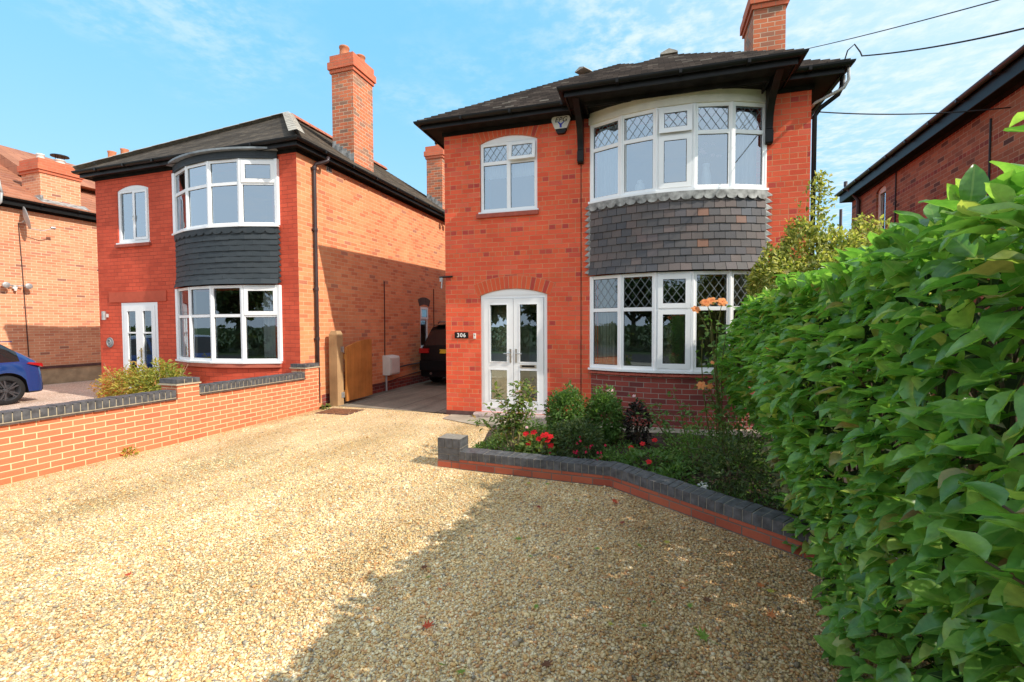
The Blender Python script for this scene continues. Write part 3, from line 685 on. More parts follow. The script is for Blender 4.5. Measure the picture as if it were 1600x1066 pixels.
# ------------------------------------------------------------------ LEFT HOUSE
LM=Matrix.Translation((-7.0,7.31,0))@Matrix.Rotation(radians(1.3),4,'Z'); LX=lambda x,y,z: LM@Vector((x,y,z)); R13=radians(1.3)
def left_house():
    h=thing('detached_house','red painted detached house with charcoal tiled bow bay and orange brick side wall','house',(-7.0,7.31,0),R13)
    x0,Dp,zw=-5.84,10.5,5.26
    win=(-5.12,-4.10,3.63,4.82,.10); door=(-5.09,-3.92,.1,2.26,0); cx,hw,s=-1.86,1.38,.34
    mb=MB(); wall(mb,x0,0,0,zw,[win,door,(cx-1.25,cx+1.25,3.75,4.98,0),(cx-1.25,cx+1.25,1.02,2.46,0)],.11); mb.build('front_wall',M['brick_paint'],h)
    swin=(4.86,5.36,1.02,2.27,.0)
    mb=MB(); mb.M=T(0,0,0,pi/2); wall(mb,0,Dp,0,zw,[swin],.12)
    mb.M=T(x0,Dp,0,-pi/2); wall(mb,0,Dp,0,zw,[]); mb.M=T(0,Dp,0,pi); wall(mb,0,-x0,0,zw,[]); mb.build('side_wall',M['brick_side'],h)
    mb=MB(); mb.M=T(0,0,0,pi/2); mb.box(.6,Dp-.01,-.008,0,0,.24); mb.build('plinth',M['brick_dark'],h)
    mb=MB(); mb.box(x0+.02,-.02,2.8,2.84,0,5.2,0); mb.box(x0+.02,-.02,.115,2.8,2.60,2.66,1); mb.box(x0+.02,-.02,.115,2.8,0,.06,1); mb.box(x0+.02,-.02,.115,2.8,5.17,5.19,0); mb.box(-3.7,-3.64,.115,2.8,.06,2.6,0); mb.box(-3.7,-3.64,.115,2.8,2.66,5.17,0); mb.box(-.5,-.3,4.2,6,.5,2.6,0)
    mb.build('room_lining',[M['room'],M['floor']],h)
    # arched first-floor window
    a,b,z0,z1=win[0]+.005,win[1]-.005,win[2]+.004,win[3]; mb=MB(); ya,yb=.02,.09; mx=(a+b)/2
    mb.box(a,a+.07,ya,yb,z0,z1); mb.box(b-.07,b,ya,yb,z0,z1); mb.box(a+.07,b-.07,ya+.001,yb,z0,z0+.08); mb.box(a+.07,b-.07,ya+.001,yb,z1-.05,z1); mb.box(mx-.04,mx+.04,ya+.002,yb,z0+.08,z1-.05)
    N=12; top=[(a+(b-a)*k/N,arc_z(a+(b-a)*k/N,win[0],win[1],win[3],win[4])-.003) for k in range(N+1)]
    mb.prism([(a,z1+.001),(b,z1+.001)]+top[::-1],1,ya-.004,yb)
    w=mb.build('window',M['upvc'],h,bevel=.004); pane(w,None,(a+.07,mx-.04,z0+.08,z1-.05),.055)
    sb=MB(); q=frame_rect(sb,mx+.015,b-.045,z0+.05,z1-.025,.055,-.005,.019); sb.build('sash',M['upvc'],w,bevel=.004); pane(w,None,q,.008)
    hb=MB(); hb.tube([(mx+.045,-.006,4.13),(mx+.045,-.03,4.13),(mx+.05,-.03,4.24)],.008,6); hb.build('window_handle',M['white_plastic'],w)
    mb=MB(); mb.box(a-.03,b+.03,-.035,.1,3.598,3.632); mb.build('window_sill',M['upvc'],w,bevel=.004)
    mb=MB(); mb.box(-5.17,-4.05,-.055,.02,3.53,3.596); mb.build('tile_sill',M['sillbrick'],h,bevel=.006)
    # front double door with plastered lintel
    a,b,z0,z1=door[0]+.005,door[1]-.005,.102,door[3]-.003; mb=MB(); q=frame_rect(mb,a,b,z0,z1,.075,.0,.09)
    d=mb.build('front_door',M['upvc'],h,bevel=.005); mid=(a+b)/2
    for u0,u1,nm in ((q[0]+.004,mid-.003,'l'),(mid+.003,q[1]-.004,'r')):
        lf=MB(); st=.115
        g=(u0+st,u1-st)
        lf.box(u0,u0+st,-.008,.06,q[2],q[3]); lf.box(u1-st,u1,-.008,.06,q[2],q[3]); lf.box(*g,-.007,.06,q[2],q[2]+.2); lf.box(*g,-.007,.06,q[3]-.12,q[3]); lf.box(*g,-.007,.05,1.55,1.585)
        lf.build('door_leaf',M['upvc'],d,bevel=.004); pane(d,None,(*g,q[2]+.2,1.55),.02,mat='glass_low'); pane(d,None,(*g,1.585,q[3]-.12),.02,mat='glass_low')
    hb=MB(); hb.box(mid+.03,mid+.065,-.018,-.008,1.0,1.22); hb.tube([(mid+.047,-.02,1.16),(mid+.047,-.055,1.16),(mid+.15,-.055,1.155)],.009,6); hb.build('door_handle',plain('brass',(.5,.36,.15),.35,metal=.8),d)
    mb=MB(); mb.box(-5.46,-3.62,-.02,.0,2.275,2.51); mb.build('door_lintel',plain('painted_lintel',(.52,.10,.055),.85,.12,4,.3),h,bevel=.01)
    mb=MB(); mb.box(-5.2,-3.8,-.35,0,0,.1); mb.build('doorstep',M['stone'],h,bevel=.01)
    # bow bay
    up=bay_window(h,cx,hw,s,4,3.72,5.03,4.55,M['upvc'],None,(3,),'white upper bow window without leading',-1)
    lo=bay_window(h,cx,hw,s,4,.99,2.53,1.92,M['upvc'],None,(3,),'white lower bow window without leading',-1,'glass_low','glass_low')
    for w,z in ((up,3.685),(lo,.955)):
        mb=MB(); curved_band(mb,cx,hw+.03,s,4,-.06,.09,z,z+.036); mb.build('window_sill',M['upvc'],w,bevel=.004)
        for sg in (-1,1):
            mb=MB(); mb.box(min(cx+sg*(hw-.02),cx+sg*(hw+.05)),max(cx+sg*(hw-.02),cx+sg*(hw+.05)),-.06,.0,z+.04,z+ (1.34 if w is up else 1.57)); mb.build('bay_jamb',M['upvc'],w,bevel=.005)
    hung_tiles(h,cx,hw,s,2.55,3.66,10,[M['hang_left'],M['black_soffit']],.05,nseg=9,gap=.004)
    mb=MB(); A=arcpts(cx,hw,s,130,.066)
    for k in range(13):
        for j in range(10):
            i=k*10+j; f=lambda t: 3.605-.05*sqrt(max(0,1-(2*t-1)**2)); mb.poly([(*A[i],f(j/10)),(*A[i+1],f((j+1)/10)),(*A[i+1],3.69),(*A[i],3.69)])
    for sx,dr in ((cx-hw,-1),(cx+hw,1)):
        for k in range(10):
            z=2.56+k*.11; mb.poly([(sx,-.03,z),(sx+dr*.07,-.014,z+.03),(sx+dr*.03,-.024,z+.105),(sx-dr*.02,-.055,z+.105),(sx-dr*.02,-.055,z)])
    mb.build('scalloped_apron',M['hang_left'],h)
    mb=MB(); curved_band(mb,cx,hw+.01,s,24,-.1,.0,0,.87); mb.build('bay_base',M['brick_paint'],h)
    mb=MB(); curved_band(mb,cx,hw+.02,s,24,-.05,.06,.873,.952); mb.build('tile_sill',plain('painted_sill',(.50,.14,.09),.8,.12,5,.2),h,bevel=.008)
    mb=MB(); curved_band(mb,cx,hw+.02,s,26,-.06,.05,5.032,5.175); curved_band(mb,cx,hw+.05,s,26,-.06,.14,5.178,5.215,1); P=arcpts(cx,hw+.05,s,26,.13); mb.poly([(*p,5.217) for p in P],1); mb.build('bay_roof',[M['hang_left'],M['lead_dark']],h)
    # eaves, roof
    eaves(h,x0,0,0,Dp,.30,5.19,5.285,M['black'],M['black_soffit']); gutter_ring(h,x0,0,0,Dp,.30,5.30,M['black'])
    k=.68; zr=5.315; rf=MB(); roof_courses(rf,x0-.25,.25,-.25,Dp+.25,zr,k,lift=.014); r=rf.build('roof',M['tile_left'],h)
    hb=MB(); half=(.5-x0)/2
    for sx,dx in ((x0-.25,1),(.25,-1)):
        a=Vector((sx,-.25,zr)); b=Vector((sx+dx*half,-.25+half,zr+k*half)); t=(b-a).normalized(); n=Vector((-dx*.35*1,-.35,1)).normalized(); sd=t.cross(n)
        segs=12
        for i in range(segs):
            p=a.lerp(b,i/segs); q=a.lerp(b,(i+1)/segs)
            for sgn in (1,-1):
                hb.poly([p+n*.115,q+n*.11,q+sd*sgn*.14+n*.05,p+sd*sgn*.14+n*.055] if sgn<0 else [p+n*.115,p+sd*sgn*.14+n*.055,q+sd*sgn*.14+n*.05,q+n*.11])
    hb.build('hip_tiles',M['hip'],r)
    mb=MB(); 
    for y in np.arange(half-.2,Dp-half+.2,.33): mb.prism([(x0/2-.15,zr+k*half-.02),(x0/2-.08,zr+k*half+.085),(x0/2+.08,zr+k*half+.085),(x0/2+.15,zr+k*half-.02)],1,float(y),float(y)+.31)
    mb.build('ridge_tiles',M['ridge_red'],r)
    zs=lambda x: zr+k*(.25-x)+.03
    chimney(h,-.92,-.30,2.23,3.03,5.5,7.90,[(-.68,2.42,.12,.29,0),(-.50,2.82,.12,.25,0)],[M['brick_chim'],M['brick_chim_red']])
    flashing(h,-.92,-.30,2.23,3.03,zs)
    chimney(h,-1.0,-.40,7.23,8.0,5.5,7.52,[(-.70,7.55,.11,.3,0)],[M['brick_chim'],M['brick_chim_red']])
    flashing(h,-1.0,-.40,7.23,8.0,zs)
    # rainwater pipe on the side wall
    mb=MB(); mb.tube([(.25,.62,5.20),(.25,.6,5.12),(.20,.55,5.08),(.07,.46,5.03),(.055,.43,4.95),(.055,.43,2.5),(.055,.43,.1)],.036,10); dp=mb.build('downpipe',M['brown_pipe'],h,smooth=True)
    mb=MB()
    for z in (4.9,3.65,2.43,1.4): mb.lathe([(.044,z),(.046,z+.02),(.046,z+.05),(.044,z+.07)],(.055,.43,0),12); mb.box(0,.05,.38,.48,z+.02,z+.05)
    mb.build('pipe_collars',M['brown_pipe'],dp)
    mb=MB(); mb.M=T(0,0,0,pi/2); mb.box(.86,1.02,-.012,0,5.02,5.16,0)
    for i in range(3): mb.box(.875+i*.05,.905+i*.05,-.014,-.011,5.035,5.145,1)
    mb.build('air_vent',[M['grey_plastic'],M['ink']],h)
    # side window
    Ms=T(0,0,0,pi/2); mb=MB(); mb.M=Ms; a,b,z0,z1=swin[0]+.004,swin[1]-.004,swin[2],swin[3]; q=frame_rect(mb,a,b,z0+.04,z1,.05,.02,.09); mb.box(q[0],q[1],.021,.09,1.86,1.92); mb.box(a-.02,b+.02,-.03,.09,z0,z0+.038)
    w=mb.build('window',M['upvc'],h,bevel=.004); w['label']='narrow white side window under a dark brick arch'; pane(w,Ms,(q[0],q[1],q[2],1.86),.05,mat='glass_low'); sb=MB(); sb.M=Ms; q2=frame_rect(sb,q[0]-.03,q[1]+.03,1.90,q[3]+.03,.055,-.005,.019); sb.build('sash',M['upvc'],w,bevel=.004); pane(w,Ms,q2,.005,mat='glass_low')
    arch_bricks(h,swin[0]-.02,swin[1]+.02,2.285,.05,.225,M['vouss_dark'],rh=.075,M=Ms)
    mb=MB(); mb.M=Ms; mb.box(4.80,5.42,-.04,.0,.93,1.015); mb.build('brick_sill',M['vouss_dark'],h)
    # cables and pipes clipped to the side wall
    mb=MB(); mb.M=Ms; mb.tube([(2.97,-.012,2.85),(2.965,-.012,1.8),(2.95,-.012,.93)],.013,6); mb.tube([(5.71,-.012,2.85),(5.705,-.012,2.0),(5.70,-.012,1.2)],.012,6); mb.tube([(3.4,-.03,.56),(4.2,-.03,.60),(4.85,-.03,.60),(6.5,-.03,.62)],.018,6); mb.tube([(2.0,-.012,.24),(2.8,-.012,.2),(3.6,-.012,.27),(4.6,-.012,.33),(6.2,-.012,.36)],.011,6)
    mb.build('wall_cables',M['brown_pipe'],h)
    return h
LEFT=left_house()
# meter box
t=thing('meter_box','white plastic gas meter box low on the side wall above the driveway','meter box',LX(0,0,0),R13)
mb=MB(); mb.prism([(.0,.42),(.19,.42),(.225,.45),(.225,.86),(.20,.905),(0,.93)],1,2.86,3.32); mb.build('casing',M['white_plastic'],t,bevel=.012)
mb=MB(); mb.box(.226,.236,2.90,3.29,.47,.85); mb.box(.236,.246,3.24,3.265,.62,.68); mb.build('door',M['white_plastic'],t,bevel=.006)
mb=MB(); mb.tube([(.05,2.95,.42),(.05,2.95,.0)],.024,8); mb.build('riser_pipe',M['grey_plastic'],t)
# lamp & round plaque on the red front
t=thing('wall_lamp','grey cylinder up and down lamp left of the neighbouring front door','wall lamp',LX(-5.56,0,1.97),R13)
mb=MB(); mb.box(-.03,.03,-.05,0,-.04,.04); mb.build('back_plate',M['grey_plastic'],t,bevel=.004)
mb=MB(); mb.lathe([(.03,-.1),(.042,-.1),(.042,.1),(.03,.1)],(0,-.08,0),14); mb.build('lamp_body',M['galv'],t,smooth=False)
t=thing('door_plaque','round grey slate plaque on the red wall below the lamp','plaque',LX(-5.5,0,1.34),R13)
mb=MB(); mb.lathe([(.115,-.0),(.12,.008),(.115,.016),(.10,.018)],(0,-.018,0),28,0,1); mb.build('disc',plain('slate',(.22,.24,.25),.6,.2,12,.2),t)
mb=MB(); mb.tube([(.07*cos(a),-.03,.07*sin(a)) for a in [2*pi*i/20 for i in range(21)]],.006,6); mb.lathe([(.02,-.0),(.018,.012),(.004,.016)],(0,-.028,0),10,0,1); mb.build('raised_ring',plain('slate_pale',(.4,.42,.42),.6),t)
# floodlight under the eaves at the back
t=thing('floodlight','twin white floodlight under the black eaves far along the side wall','floodlight',LX(.30,6.25,5.20),R13)
mb=MB(); mb.box(-.03,.03,-.05,.05,.02,.08); mb.build('mount',M['white_plastic'],t)
for dy in (-.12,.12):
    mb=MB(); mb.lathe([(.03,-.1),(.075,.02),(.08,.05),(.07,.055)],(0.05,dy,.0),14,0,0); mb.build('lamp_head',M['white_plastic'],t,smooth=True)
# ------------------------------------------------------------------ FAR LEFT HOUSE
def far_house():
    X=-17.75
    h=thing('detached_house','pale orange brick house at the far left with pink tiled roof and satellite dish','house',(X,0,0),0)
    mb=MB(); zw=5.22; y0,y1=5.2,17
    mb.M=T(0,y0,0,pi/2); wall(mb,0,y1-y0,.50,zw,[]); mb.M=T(-8,y0,0,0); wall(mb,0,8,.5,zw,[(1.5,3.5,1.0,2.4,0),(1.5,3.5,3.5,4.8,0)],.1); mb.M=T(-8,y1,0,-pi/2); wall(mb,0,y1-y0,.5,zw,[]); mb.M=T(0,y1,0,pi); wall(mb,0,8,.5,zw,[])
    mb.build('wall',M['brick_far'],h)
    mb=MB(); mb.box(-8.02,.03,y0-.03,y1+.03,-.02,.46,0); mb.box(-8.05,.06,y0-.06,y1+.06,.46,.535,1); mb.build('rendered_plinth',[M['render'],M['plinth']],h,bevel=.01)
    eaves(h,-8,0,y0,y1,.33,5.16,5.31,M['black'],M['black_soffit']); gutter_ring(h,-8,0,y0,y1,.33,5.33,M['black'])
    rf=MB(); roof_courses(rf,-8.28,.28,y0-.28,y1+.28,5.345,.50,g=.30,lift=.035); r=rf.build('roof',M['tile_far'],h)
    z0=7.3
    mb=MB()
    a=Vector((-5.2,11.5,7.0)); 
    # rear cross gable seen over the ridge
    pts=[(-6.8,6.6),(-4.2,8.0),(-1.6,6.6)]
    mb.prism(pts,1,9.0,16.0); mb.build('rear_roof',M['tile_far'],h)
    zs=lambda x: 5.345+.5*(.28-x)+.04
    chimney(h,-.95,-.05,8.55,9.55,5.4,6.32,[(-.5,8.80,.10,.24,1),(-.45,9.25,.13,.2,2)],[M['brick_far'],M['brick_chim_red']])
    mb=MB(); mb.box(-1.02,.10,8.48,8.545,5.35,5.62); mb.prism([(.27,5.36),(.285,5.37),(-.06,5.56),(-.06,5.52)],1,8.45,9.65); mb.build('lead_flashing',M['lead'],h)
    mb=MB(); mb.tube([(.33,7.55,5.36),(.34,7.5,5.6),(.30,7.5,5.75)],.028,8); mb.tube([(.34,7.53,5.40),(.32,7.52,5.15),(.1,7.45,4.98),(.03,7.44,4.93)],.028,8); mb.build('overflow_pipe',M['grey_plastic'],h,smooth=True)
    mb=MB(); mb.tube([(.01,8.0,4.7),(.01,8.05,3.2),(.01,8.12,.55)],.012,6); mb.build('wall_cable',M['brown_pipe'],h)
    # second chimney with two pots, behind
    mb=MB(); mb.box(-3.4,-2.6,12.0,12.9,6.0,8.0); mb.box(-3.46,-2.54,11.94,12.96,8.0,8.2); c=mb.build('chimney',M['brick_chim_red'],h)
    for yy,hh in ((12.2,.35),(12.65,.6)):
        mb=MB(); mb.lathe([(.15,8.2),(.16,8.25),(.13,8.3),(.13,8.2+hh-.06),(.15,8.2+hh),(.11,8.2+hh),(.1,8.3)],(-3.0,yy,0),14); mb.build('chimney_pot',M['terracotta'],c,smooth=True)
    return h
far_house()
X=-17.75
t=thing('satellite_dish','dark grey satellite dish high on the far left brick wall','satellite dish',(X,8.0,4.75),0)
mb=MB(); prof=[(.005,-.055),(.12,-.045),(.23,-.018),(.31,.0),(.315,.006),(.23,-.008),(.12,-.035),(.004,-.045)]
mb.M=Matrix.Translation((.30,.05,.08))@Matrix.Rotation(radians(72),4,'Z')@Matrix.Rotation(radians(-12),4,'Y')
mb.lathe(prof,(0,0,0),24,0,0); mb.build('reflector',M['grey_plastic'],t,smooth=True)
mb=MB(); mb.tube([(0,0,-.05),(.16,.02,-.04),(.26,.07,.05)],.02,8); mb.build('wall_mount',M['galv'],t)
mb=MB(); mb.tube([(.26,.08,-.2),(.33,.4,-.22),(.36,.62,-.12)],.012,6); mb.lathe([(.03,-.06),(.04,-.02),(.045,.04),(.03,.05)],(.36,.62,-.1),10,0,1); mb.build('feed_arm',M['galv'],t)
t=thing('security_light','twin spotlight with sensor on the far left brick wall below the dish','security light',(X,7.85,2.86),0)
mb=MB(); mb.box(0,.07,-.05,.05,-.05,.05); mb.lathe([(.03,-.12),(.035,-.05)],(.08,0,0),10); mb.build('sensor',M['white_plastic'],t,bevel=.01)
for dy in (-.24,.24):
    mb=MB(); mb.tube([(.05,0,.02),(.12,dy*.6,.04)],.018,6); mb.lathe([(.04,-.10),(.06,-.06),(.085,.05),(.075,.055)],(.16,dy,.03),14,0,0); mb.build('lamp_head',M['galv'],t,smooth=True)
t=thing('cctv_camera','tiny white camera at the red corner above the lamp','camera',LX(-5.86,.12,3.05),0)
mb=MB(); mb.lathe([(.03,-.06),(.035,-.05),(.035,.06),(.03,.065)],(-.03,-.03,0),12,0,1); mb.box(-.045,0,.0,.03,-.02,.02); mb.build('casing',M['white_plastic'],t)
mb=MB(); mb.lathe([(.02,0),(.018,.004)],(-.03,-.098,0),12,0,1); mb.build('lens',M['black'],t)

# ------------------------------------------------------------------ RIGHT NEIGHBOUR
def right_house():
    h=thing('detached_house','dark brown brick neighbouring house behind the hedge on the right','house',(4.78,0,0),0)
    y0,y1,zw,W=8.42,15.6,5.30,6.2
    win=(15.0-13.75-0.0,15.0-13.3,3.85,4.95,.09)
    mb=MB(); L=y1-y0
    u=lambda y:y1-y
    op=(u(13.95),u(13.40),3.75,4.95,.08)
    mb.M=T(0,y1,0,-pi/2); wall(mb,0,L,0,zw,[op],.14); mb.M=T(W,y0,0,pi/2); wall(mb,0,L,0,zw,[]); mb.M=T(W,y1,0,pi); wall(mb,0,W,0,zw,[])
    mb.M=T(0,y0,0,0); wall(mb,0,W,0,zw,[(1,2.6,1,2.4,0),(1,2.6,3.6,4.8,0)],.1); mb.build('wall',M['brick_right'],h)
    Ms=T(0,y1,0,-pi/2); mb=MB(); mb.M=Ms; a,b=op[0]+.005,op[1]-.005; q=frame_rect(mb,a,b,op[2],op[3],.06,.05,.12)
    N=10; top=[(a+(b-a)*k/N,arc_z(a+(b-a)*k/N,op[0],op[1],op[3],op[4])-.003) for k in range(N+1)]; mb.prism([(a,op[3]+.001),(b,op[3]+.001)]+top[::-1],1,.045,.12)
    w=mb.build('window',M['cream'],h,bevel=.004); pane(w,Ms,q,.09)
    mb=MB(); mb.box(.2,W-.2,y0+.3,y1-.3,0,.04); mb.box(2.4,2.45,y0+.2,y1-.2,0,5.2); mb.build('room_lining',M['room'],h)
    eaves(h,0,W,y0,y1,.34,5.20,5.38,M['black'],M['black_soffit']); gutter_ring(h,0,W,y0,y1,.34,5.44,M['brown_pipe'])
    rf=MB(); roof_courses(rf,-.29,W+.29,y0-.29,y1+.29,5.44,.62); rf.build('roof',M['tile_main'],h)
    mb=MB(); mb.tube([(-.28,15.2,5.62),(-.28,15.2,5.50),(-.25,15.15,5.42),(-.10,14.98,5.12),(-.055,14.95,5.02),(-.055,14.95,.1)],.045,10); mb.tube([(-.06,16.3,5.1),(-.06,16.3,.1)],.04,8); mb.build('soil_pipe',M['brown_pipe'],h,smooth=True)
    mb=MB(); mb.tube([(-.012,12.85,5.15),(-.012,12.85,2.0)],.014,6); mb.tube([(-.012,9.55,4.95),(-.012,9.55,2.0)],.014,6); mb.build('wall_cables',M['ink'],h)
right_house()
# overhead wires
def wire(a,b,sag,r,name,label,coil=False):
    a,b=Vector(a),Vector(b); mb=MB(); n=24
    P=[a.lerp(b,i/n)-Vector((0,0,sag*4*(i/n)*(1-i/n))) for i in range(n+1)]
    if coil: P=[a+Vector((-.14,.0,-.05)),a+Vector((-.10,0,.10)),a+Vector((-.02,0,.17)),a+Vector((.05,0,.05))]+P[1:]
    mb.tube(P,r,6); o=mb.build(name,plain(name+'_sheath_'+label[:5],(.025,.022,.025),.6),None,smooth=True); tag(o,label,'cable','overhead telephone wires'); return o
wire(HX(6.46,-.40,5.44),W0(1690,22,5.6),.06,.009,'telephone_wire','thick overhead wire looped onto the right eaves tip of the main house',True)
wire(HX(6.05,1.75,6.72),W0(1640,-22,5.2),.03,.006,'telephone_wire','thin highest overhead wire rising right from the red chimney')
wire(HX(6.045,.02,4.92),(4.77,9.1,4.93),.07,.009,'telephone_wire','lowest twisted wire slung between the main house wall and right neighbour')

# ------------------------------------------------------------------ GARDEN WALLS
def soldier_row(mb,x0,x1,y0,y1,z0,z1,pitch,joint,along='y',m=0):
    a=y0 if along=='y' else x0; e=y1 if along=='y' else x1; n=max(1,round((e-a)/pitch)); p=(e-a)/n
    for i in range(n):
        s,t=a+i*p+joint/2,a+(i+1)*p-joint/2; dz=random.uniform(-.003,.003); dx=random.uniform(-.002,.002)
        if along=='y': mb.box(x0+dx,x1+dx,s,t,z0,z1+dz,m)
        else: mb.box(s,t,y0+dx,y1+dx,z0,z1+dz,m)
def boundary_wall():
    t=thing('boundary_wall','low orange brick boundary wall with blue brick coping beside the gravel drive','wall',(-6.8,0,0),0)
    mb=MB(); mb.box(-.215,0,-2.5,4.735,-.05,.645); mb.box(-.215,0,5.06,7.22,-.05,.66); mb.build('brickwork',M['brick_garden'],t)
    for ya,yb,z in ((-2.5,4.72,.645),(5.075,7.205,.66)):
        mb=MB(); n=int((yb-ya)/.17)
        for i in range(n):
            s=ya+(yb-ya)*i/n; e=ya+(yb-ya)*(i+1)/n-.006; d=random.uniform(-.006,.004)
            mb.box(-.25-d,.035+d,s,e,z+random.uniform(-.001,.002),z+.018)
        mb.build('creasing_tiles',M['tile_side'],t)
        mb=MB(); mb.box(-.212,-.003,ya,yb,z+.019,z+.118); mb.build('coping_mortar',M['mortar'],t)
        mb=MB(); soldier_row(mb,-.220,.004,ya,yb,z+.034,z+.138,.0765,.011); mb.build('coping_bricks',M['blue_brick'],t,bevel=.005)
    for ya,yb,xa,zt in ((4.735,5.06,-.33,.845),(7.22,7.58,-.19,.865)):
        xa=-.33 if zt<.85 else -.19
        mb=MB(); mb.box(xa,.006,ya,yb,-.05,zt); p=mb.build('pillar',M['brick_garden'],t)
        end=zt>.85
        mb=MB(); mb.box(xa-.03 if not end else -.20,.03,ya-.03,yb+.02,zt,zt+.018)
        if end: mb.box(-.36,-.201,ya-.03,7.295,zt,zt+.018)
        mb.build('creasing_tiles',M['mortar'],p)
        xl=-.345 if not end else -.195
        mb=MB(); mb.box(xl+.01,.01,ya-.01,yb,zt+.019,zt+.085,1); soldier_row(mb,xl,.016,ya-.02,yb+.012,zt+.026,zt+.092,.112,.011)
        if end: mb.box(-.345,-.204,ya-.02,7.29,zt+.026,zt+.092,0); mb.box(-.33,-.191,ya-.012,7.285,-.05,zt-.002,2)
        mb.build('cap_bricks',[M['blue_brick'],M['mortar'],M['brick_garden']],p,bevel=.005)
boundary_wall()
def bed_wall():
    t=thing('planter_wall','low flower bed wall of red brick with a black brick coping','planter wall',(0,0,0),0)
    pts=[Vector((-2.36,4.90,0)),Vector((-.60,4.855,0)),Vector((.86,3.84,0)),Vector((1.6,3.3,0))]
    wd=.215; zb,zt=.115,.212
    # offset points (inside = +left of travel)
    def offs(d):
        out=[]
        for i,p in enumerate(pts):
            if i==0: n=(pts[1]-pts[0]).normalized(); n=Vector((-n.y,n.x,0)); out.append(p+n*d)
            elif i==len(pts)-1: n=(pts[i]-pts[i-1]).normalized(); n=Vector((-n.y,n.x,0)); out.append(p+n*d)
            else:
                a=(pts[i]-pts[i-1]).normalized(); b=(pts[i+1]-pts[i]).normalized(); na,nb=Vector((-a.y,a.x,0)),Vector((-b.y,b.x,0)); m=(na+nb).normalized(); out.append(p+m*(d/m.dot(na)))
        return out
    O,I=offs(0),offs(wd); mb=MB(); mo=MB(); O2,I2=offs(.004),offs(wd-.004); cp=MB(); L=0
    for i in range(3):
        l=(O[i+1]-O[i]).length
        a,b,c,d=O[i],O[i+1],I[i+1],I[i]
        mb.poly([(a.x,a.y,-.05),(b.x,b.y,-.05),(b.x,b.y,zb),(a.x,a.y,zb)],0,[(L,-.055),(L+l,-.055),(L+l,zb-.005),(L,zb-.005)])
        mb.poly([(c.x,c.y,-.05),(d.x,d.y,-.05),(d.x,d.y,zb),(c.x,c.y,zb)],0); L+=l
        a,b,c,d=O2[i],O2[i+1],I2[i+1],I2[i]
        for q in ([(a,zb),(b,zb),(b,zt-.004),(a,zt-.004)],[(a,zt-.004),(b,zt-.004),(c,zt-.004),(d,zt-.004)],[(d,zb),(a,zb),(a,zt-.004),(d,zt-.004)]):
            mo.poly([(v.x,v.y,z) for v,z in q])
        n=round(l/.0765)
        for k in range(n):
            f0,f1=(k+.06)/n,(k+.94)/n; dz=random.uniform(-.003,.003)
            q=[O[i].lerp(O[i+1],f0),O[i].lerp(O[i+1],f1),I[i].lerp(I[i+1],f1),I[i].lerp(I[i+1],f0)]
            A=[(v.x,v.y,zb+.004) for v in q]; B=[(v.x,v.y,zt+dz) for v in q]
            cp.poly(B); cp.poly(A[::-1])
            for e in range(4): g=(e+1)%4; cp.poly([A[e],A[g],B[g],B[e]])
    mb.build('brickwork',M['brick_bed'],t); mo.build('coping_mortar',M['mortar_grey'],t); cp.build('coping_bricks',M['blue_brick'],t,bevel=.005)
    mb=MB(); x0,x1,y0,y1=-2.66,-2.36,4.92,5.16
    mb.box(x0+.006,x1-.006,y0+.006,y1-.006,-.05,.352,0)
    p=mb.build('pillar',M['mortar_grey'],t)
    mb=MB(); mb.box(x0+.002,x1,y0,y1,-.05,.085,1)
    for z,h,ps in ((.092,.066,.115),(.166,.066,.23)):
        soldier_row(mb,x0,x1,y0,y1,z,z+h,.15 if ps<.2 else .30,.01,'x')
    soldier_row(mb,x0,x1,y0,y1,.242,.352,.10,.008,'x'); mb.build('pillar_bricks',[M['blue_brick'],M['brick_bed']],p,bevel=.005)
bed_wall()
# gate post and gate
def wood(name,c1,c2,sc=1):
    t=NT(name); ob=t.obj(); mp=t.n('ShaderNodeMapping'); mp.inputs['Scale'].default_value=(26*sc,26*sc,1.6*sc); t.l(ob,mp.inputs[0]); nz=t.noise(mp.outputs[0],1,5,.65); n2=t.noise(ob,2.5,3)
    col=t.mix(nz,c1,c2); col=t.mix(1.0,col,t.ramp(n2,[(.3,(.75,)*3),(.7,(1.15,)*3)]),'MULTIPLY'); return t.out(col,.75,bump=nz,bstr=.3,bdist=.004)
M['post']=wood('weathered_post',(.50,.33,.17),(.36,.22,.11)); M['gate']=wood('orange_gate',(.66,.28,.07),(.46,.17,.04))
t=thing('gate_post','square weathered timber gate post at the driveway entrance','gate post',(-6.79,8.10,0),radians(2))
mb=MB(); a=.10; mb.box(-a,a,-a,a,-.1,1.52); 
mb.poly([(-a,-a,1.52),(a,-a,1.52),(a*.7,-a*.7,1.60),(-a*.7,-a*.7,1.60)]);mb.poly([(a,-a,1.52),(a,a,1.52),(a*.7,a*.7,1.60),(a*.7,-a*.7,1.60)]);mb.poly([(a,a,1.52),(-a,a,1.52),(-a*.7,a*.7,1.60),(a*.7,a*.7,1.60)]);mb.poly([(-a,a,1.52),(-a,-a,1.52),(-a*.7,-a*.7,1.60),(-a*.7,a*.7,1.60)]);mb.poly([(-a*.7,-a*.7,1.6),(a*.7,-a*.7,1.6),(a*.7,a*.7,1.6),(-a*.7,a*.7,1.6)])
mb.build('post',M['post'],t,bevel=.01)
mb=MB()
for z in (.22,1.2): mb.box(a,a+.012,.02,.075,z-.06,z+.06); mb.tube([(a+.02,.085,z-.06),(a+.02,.085,z+.06)],.012,8)
mb.build('hinge',M['galv'],t)
t=thing('wooden_gate','orange timber gate with a curved top standing open along the driveway','gate',(-6.66,8.24,0),radians(90+4))
mb=MB(); n=7; Lg=1.0
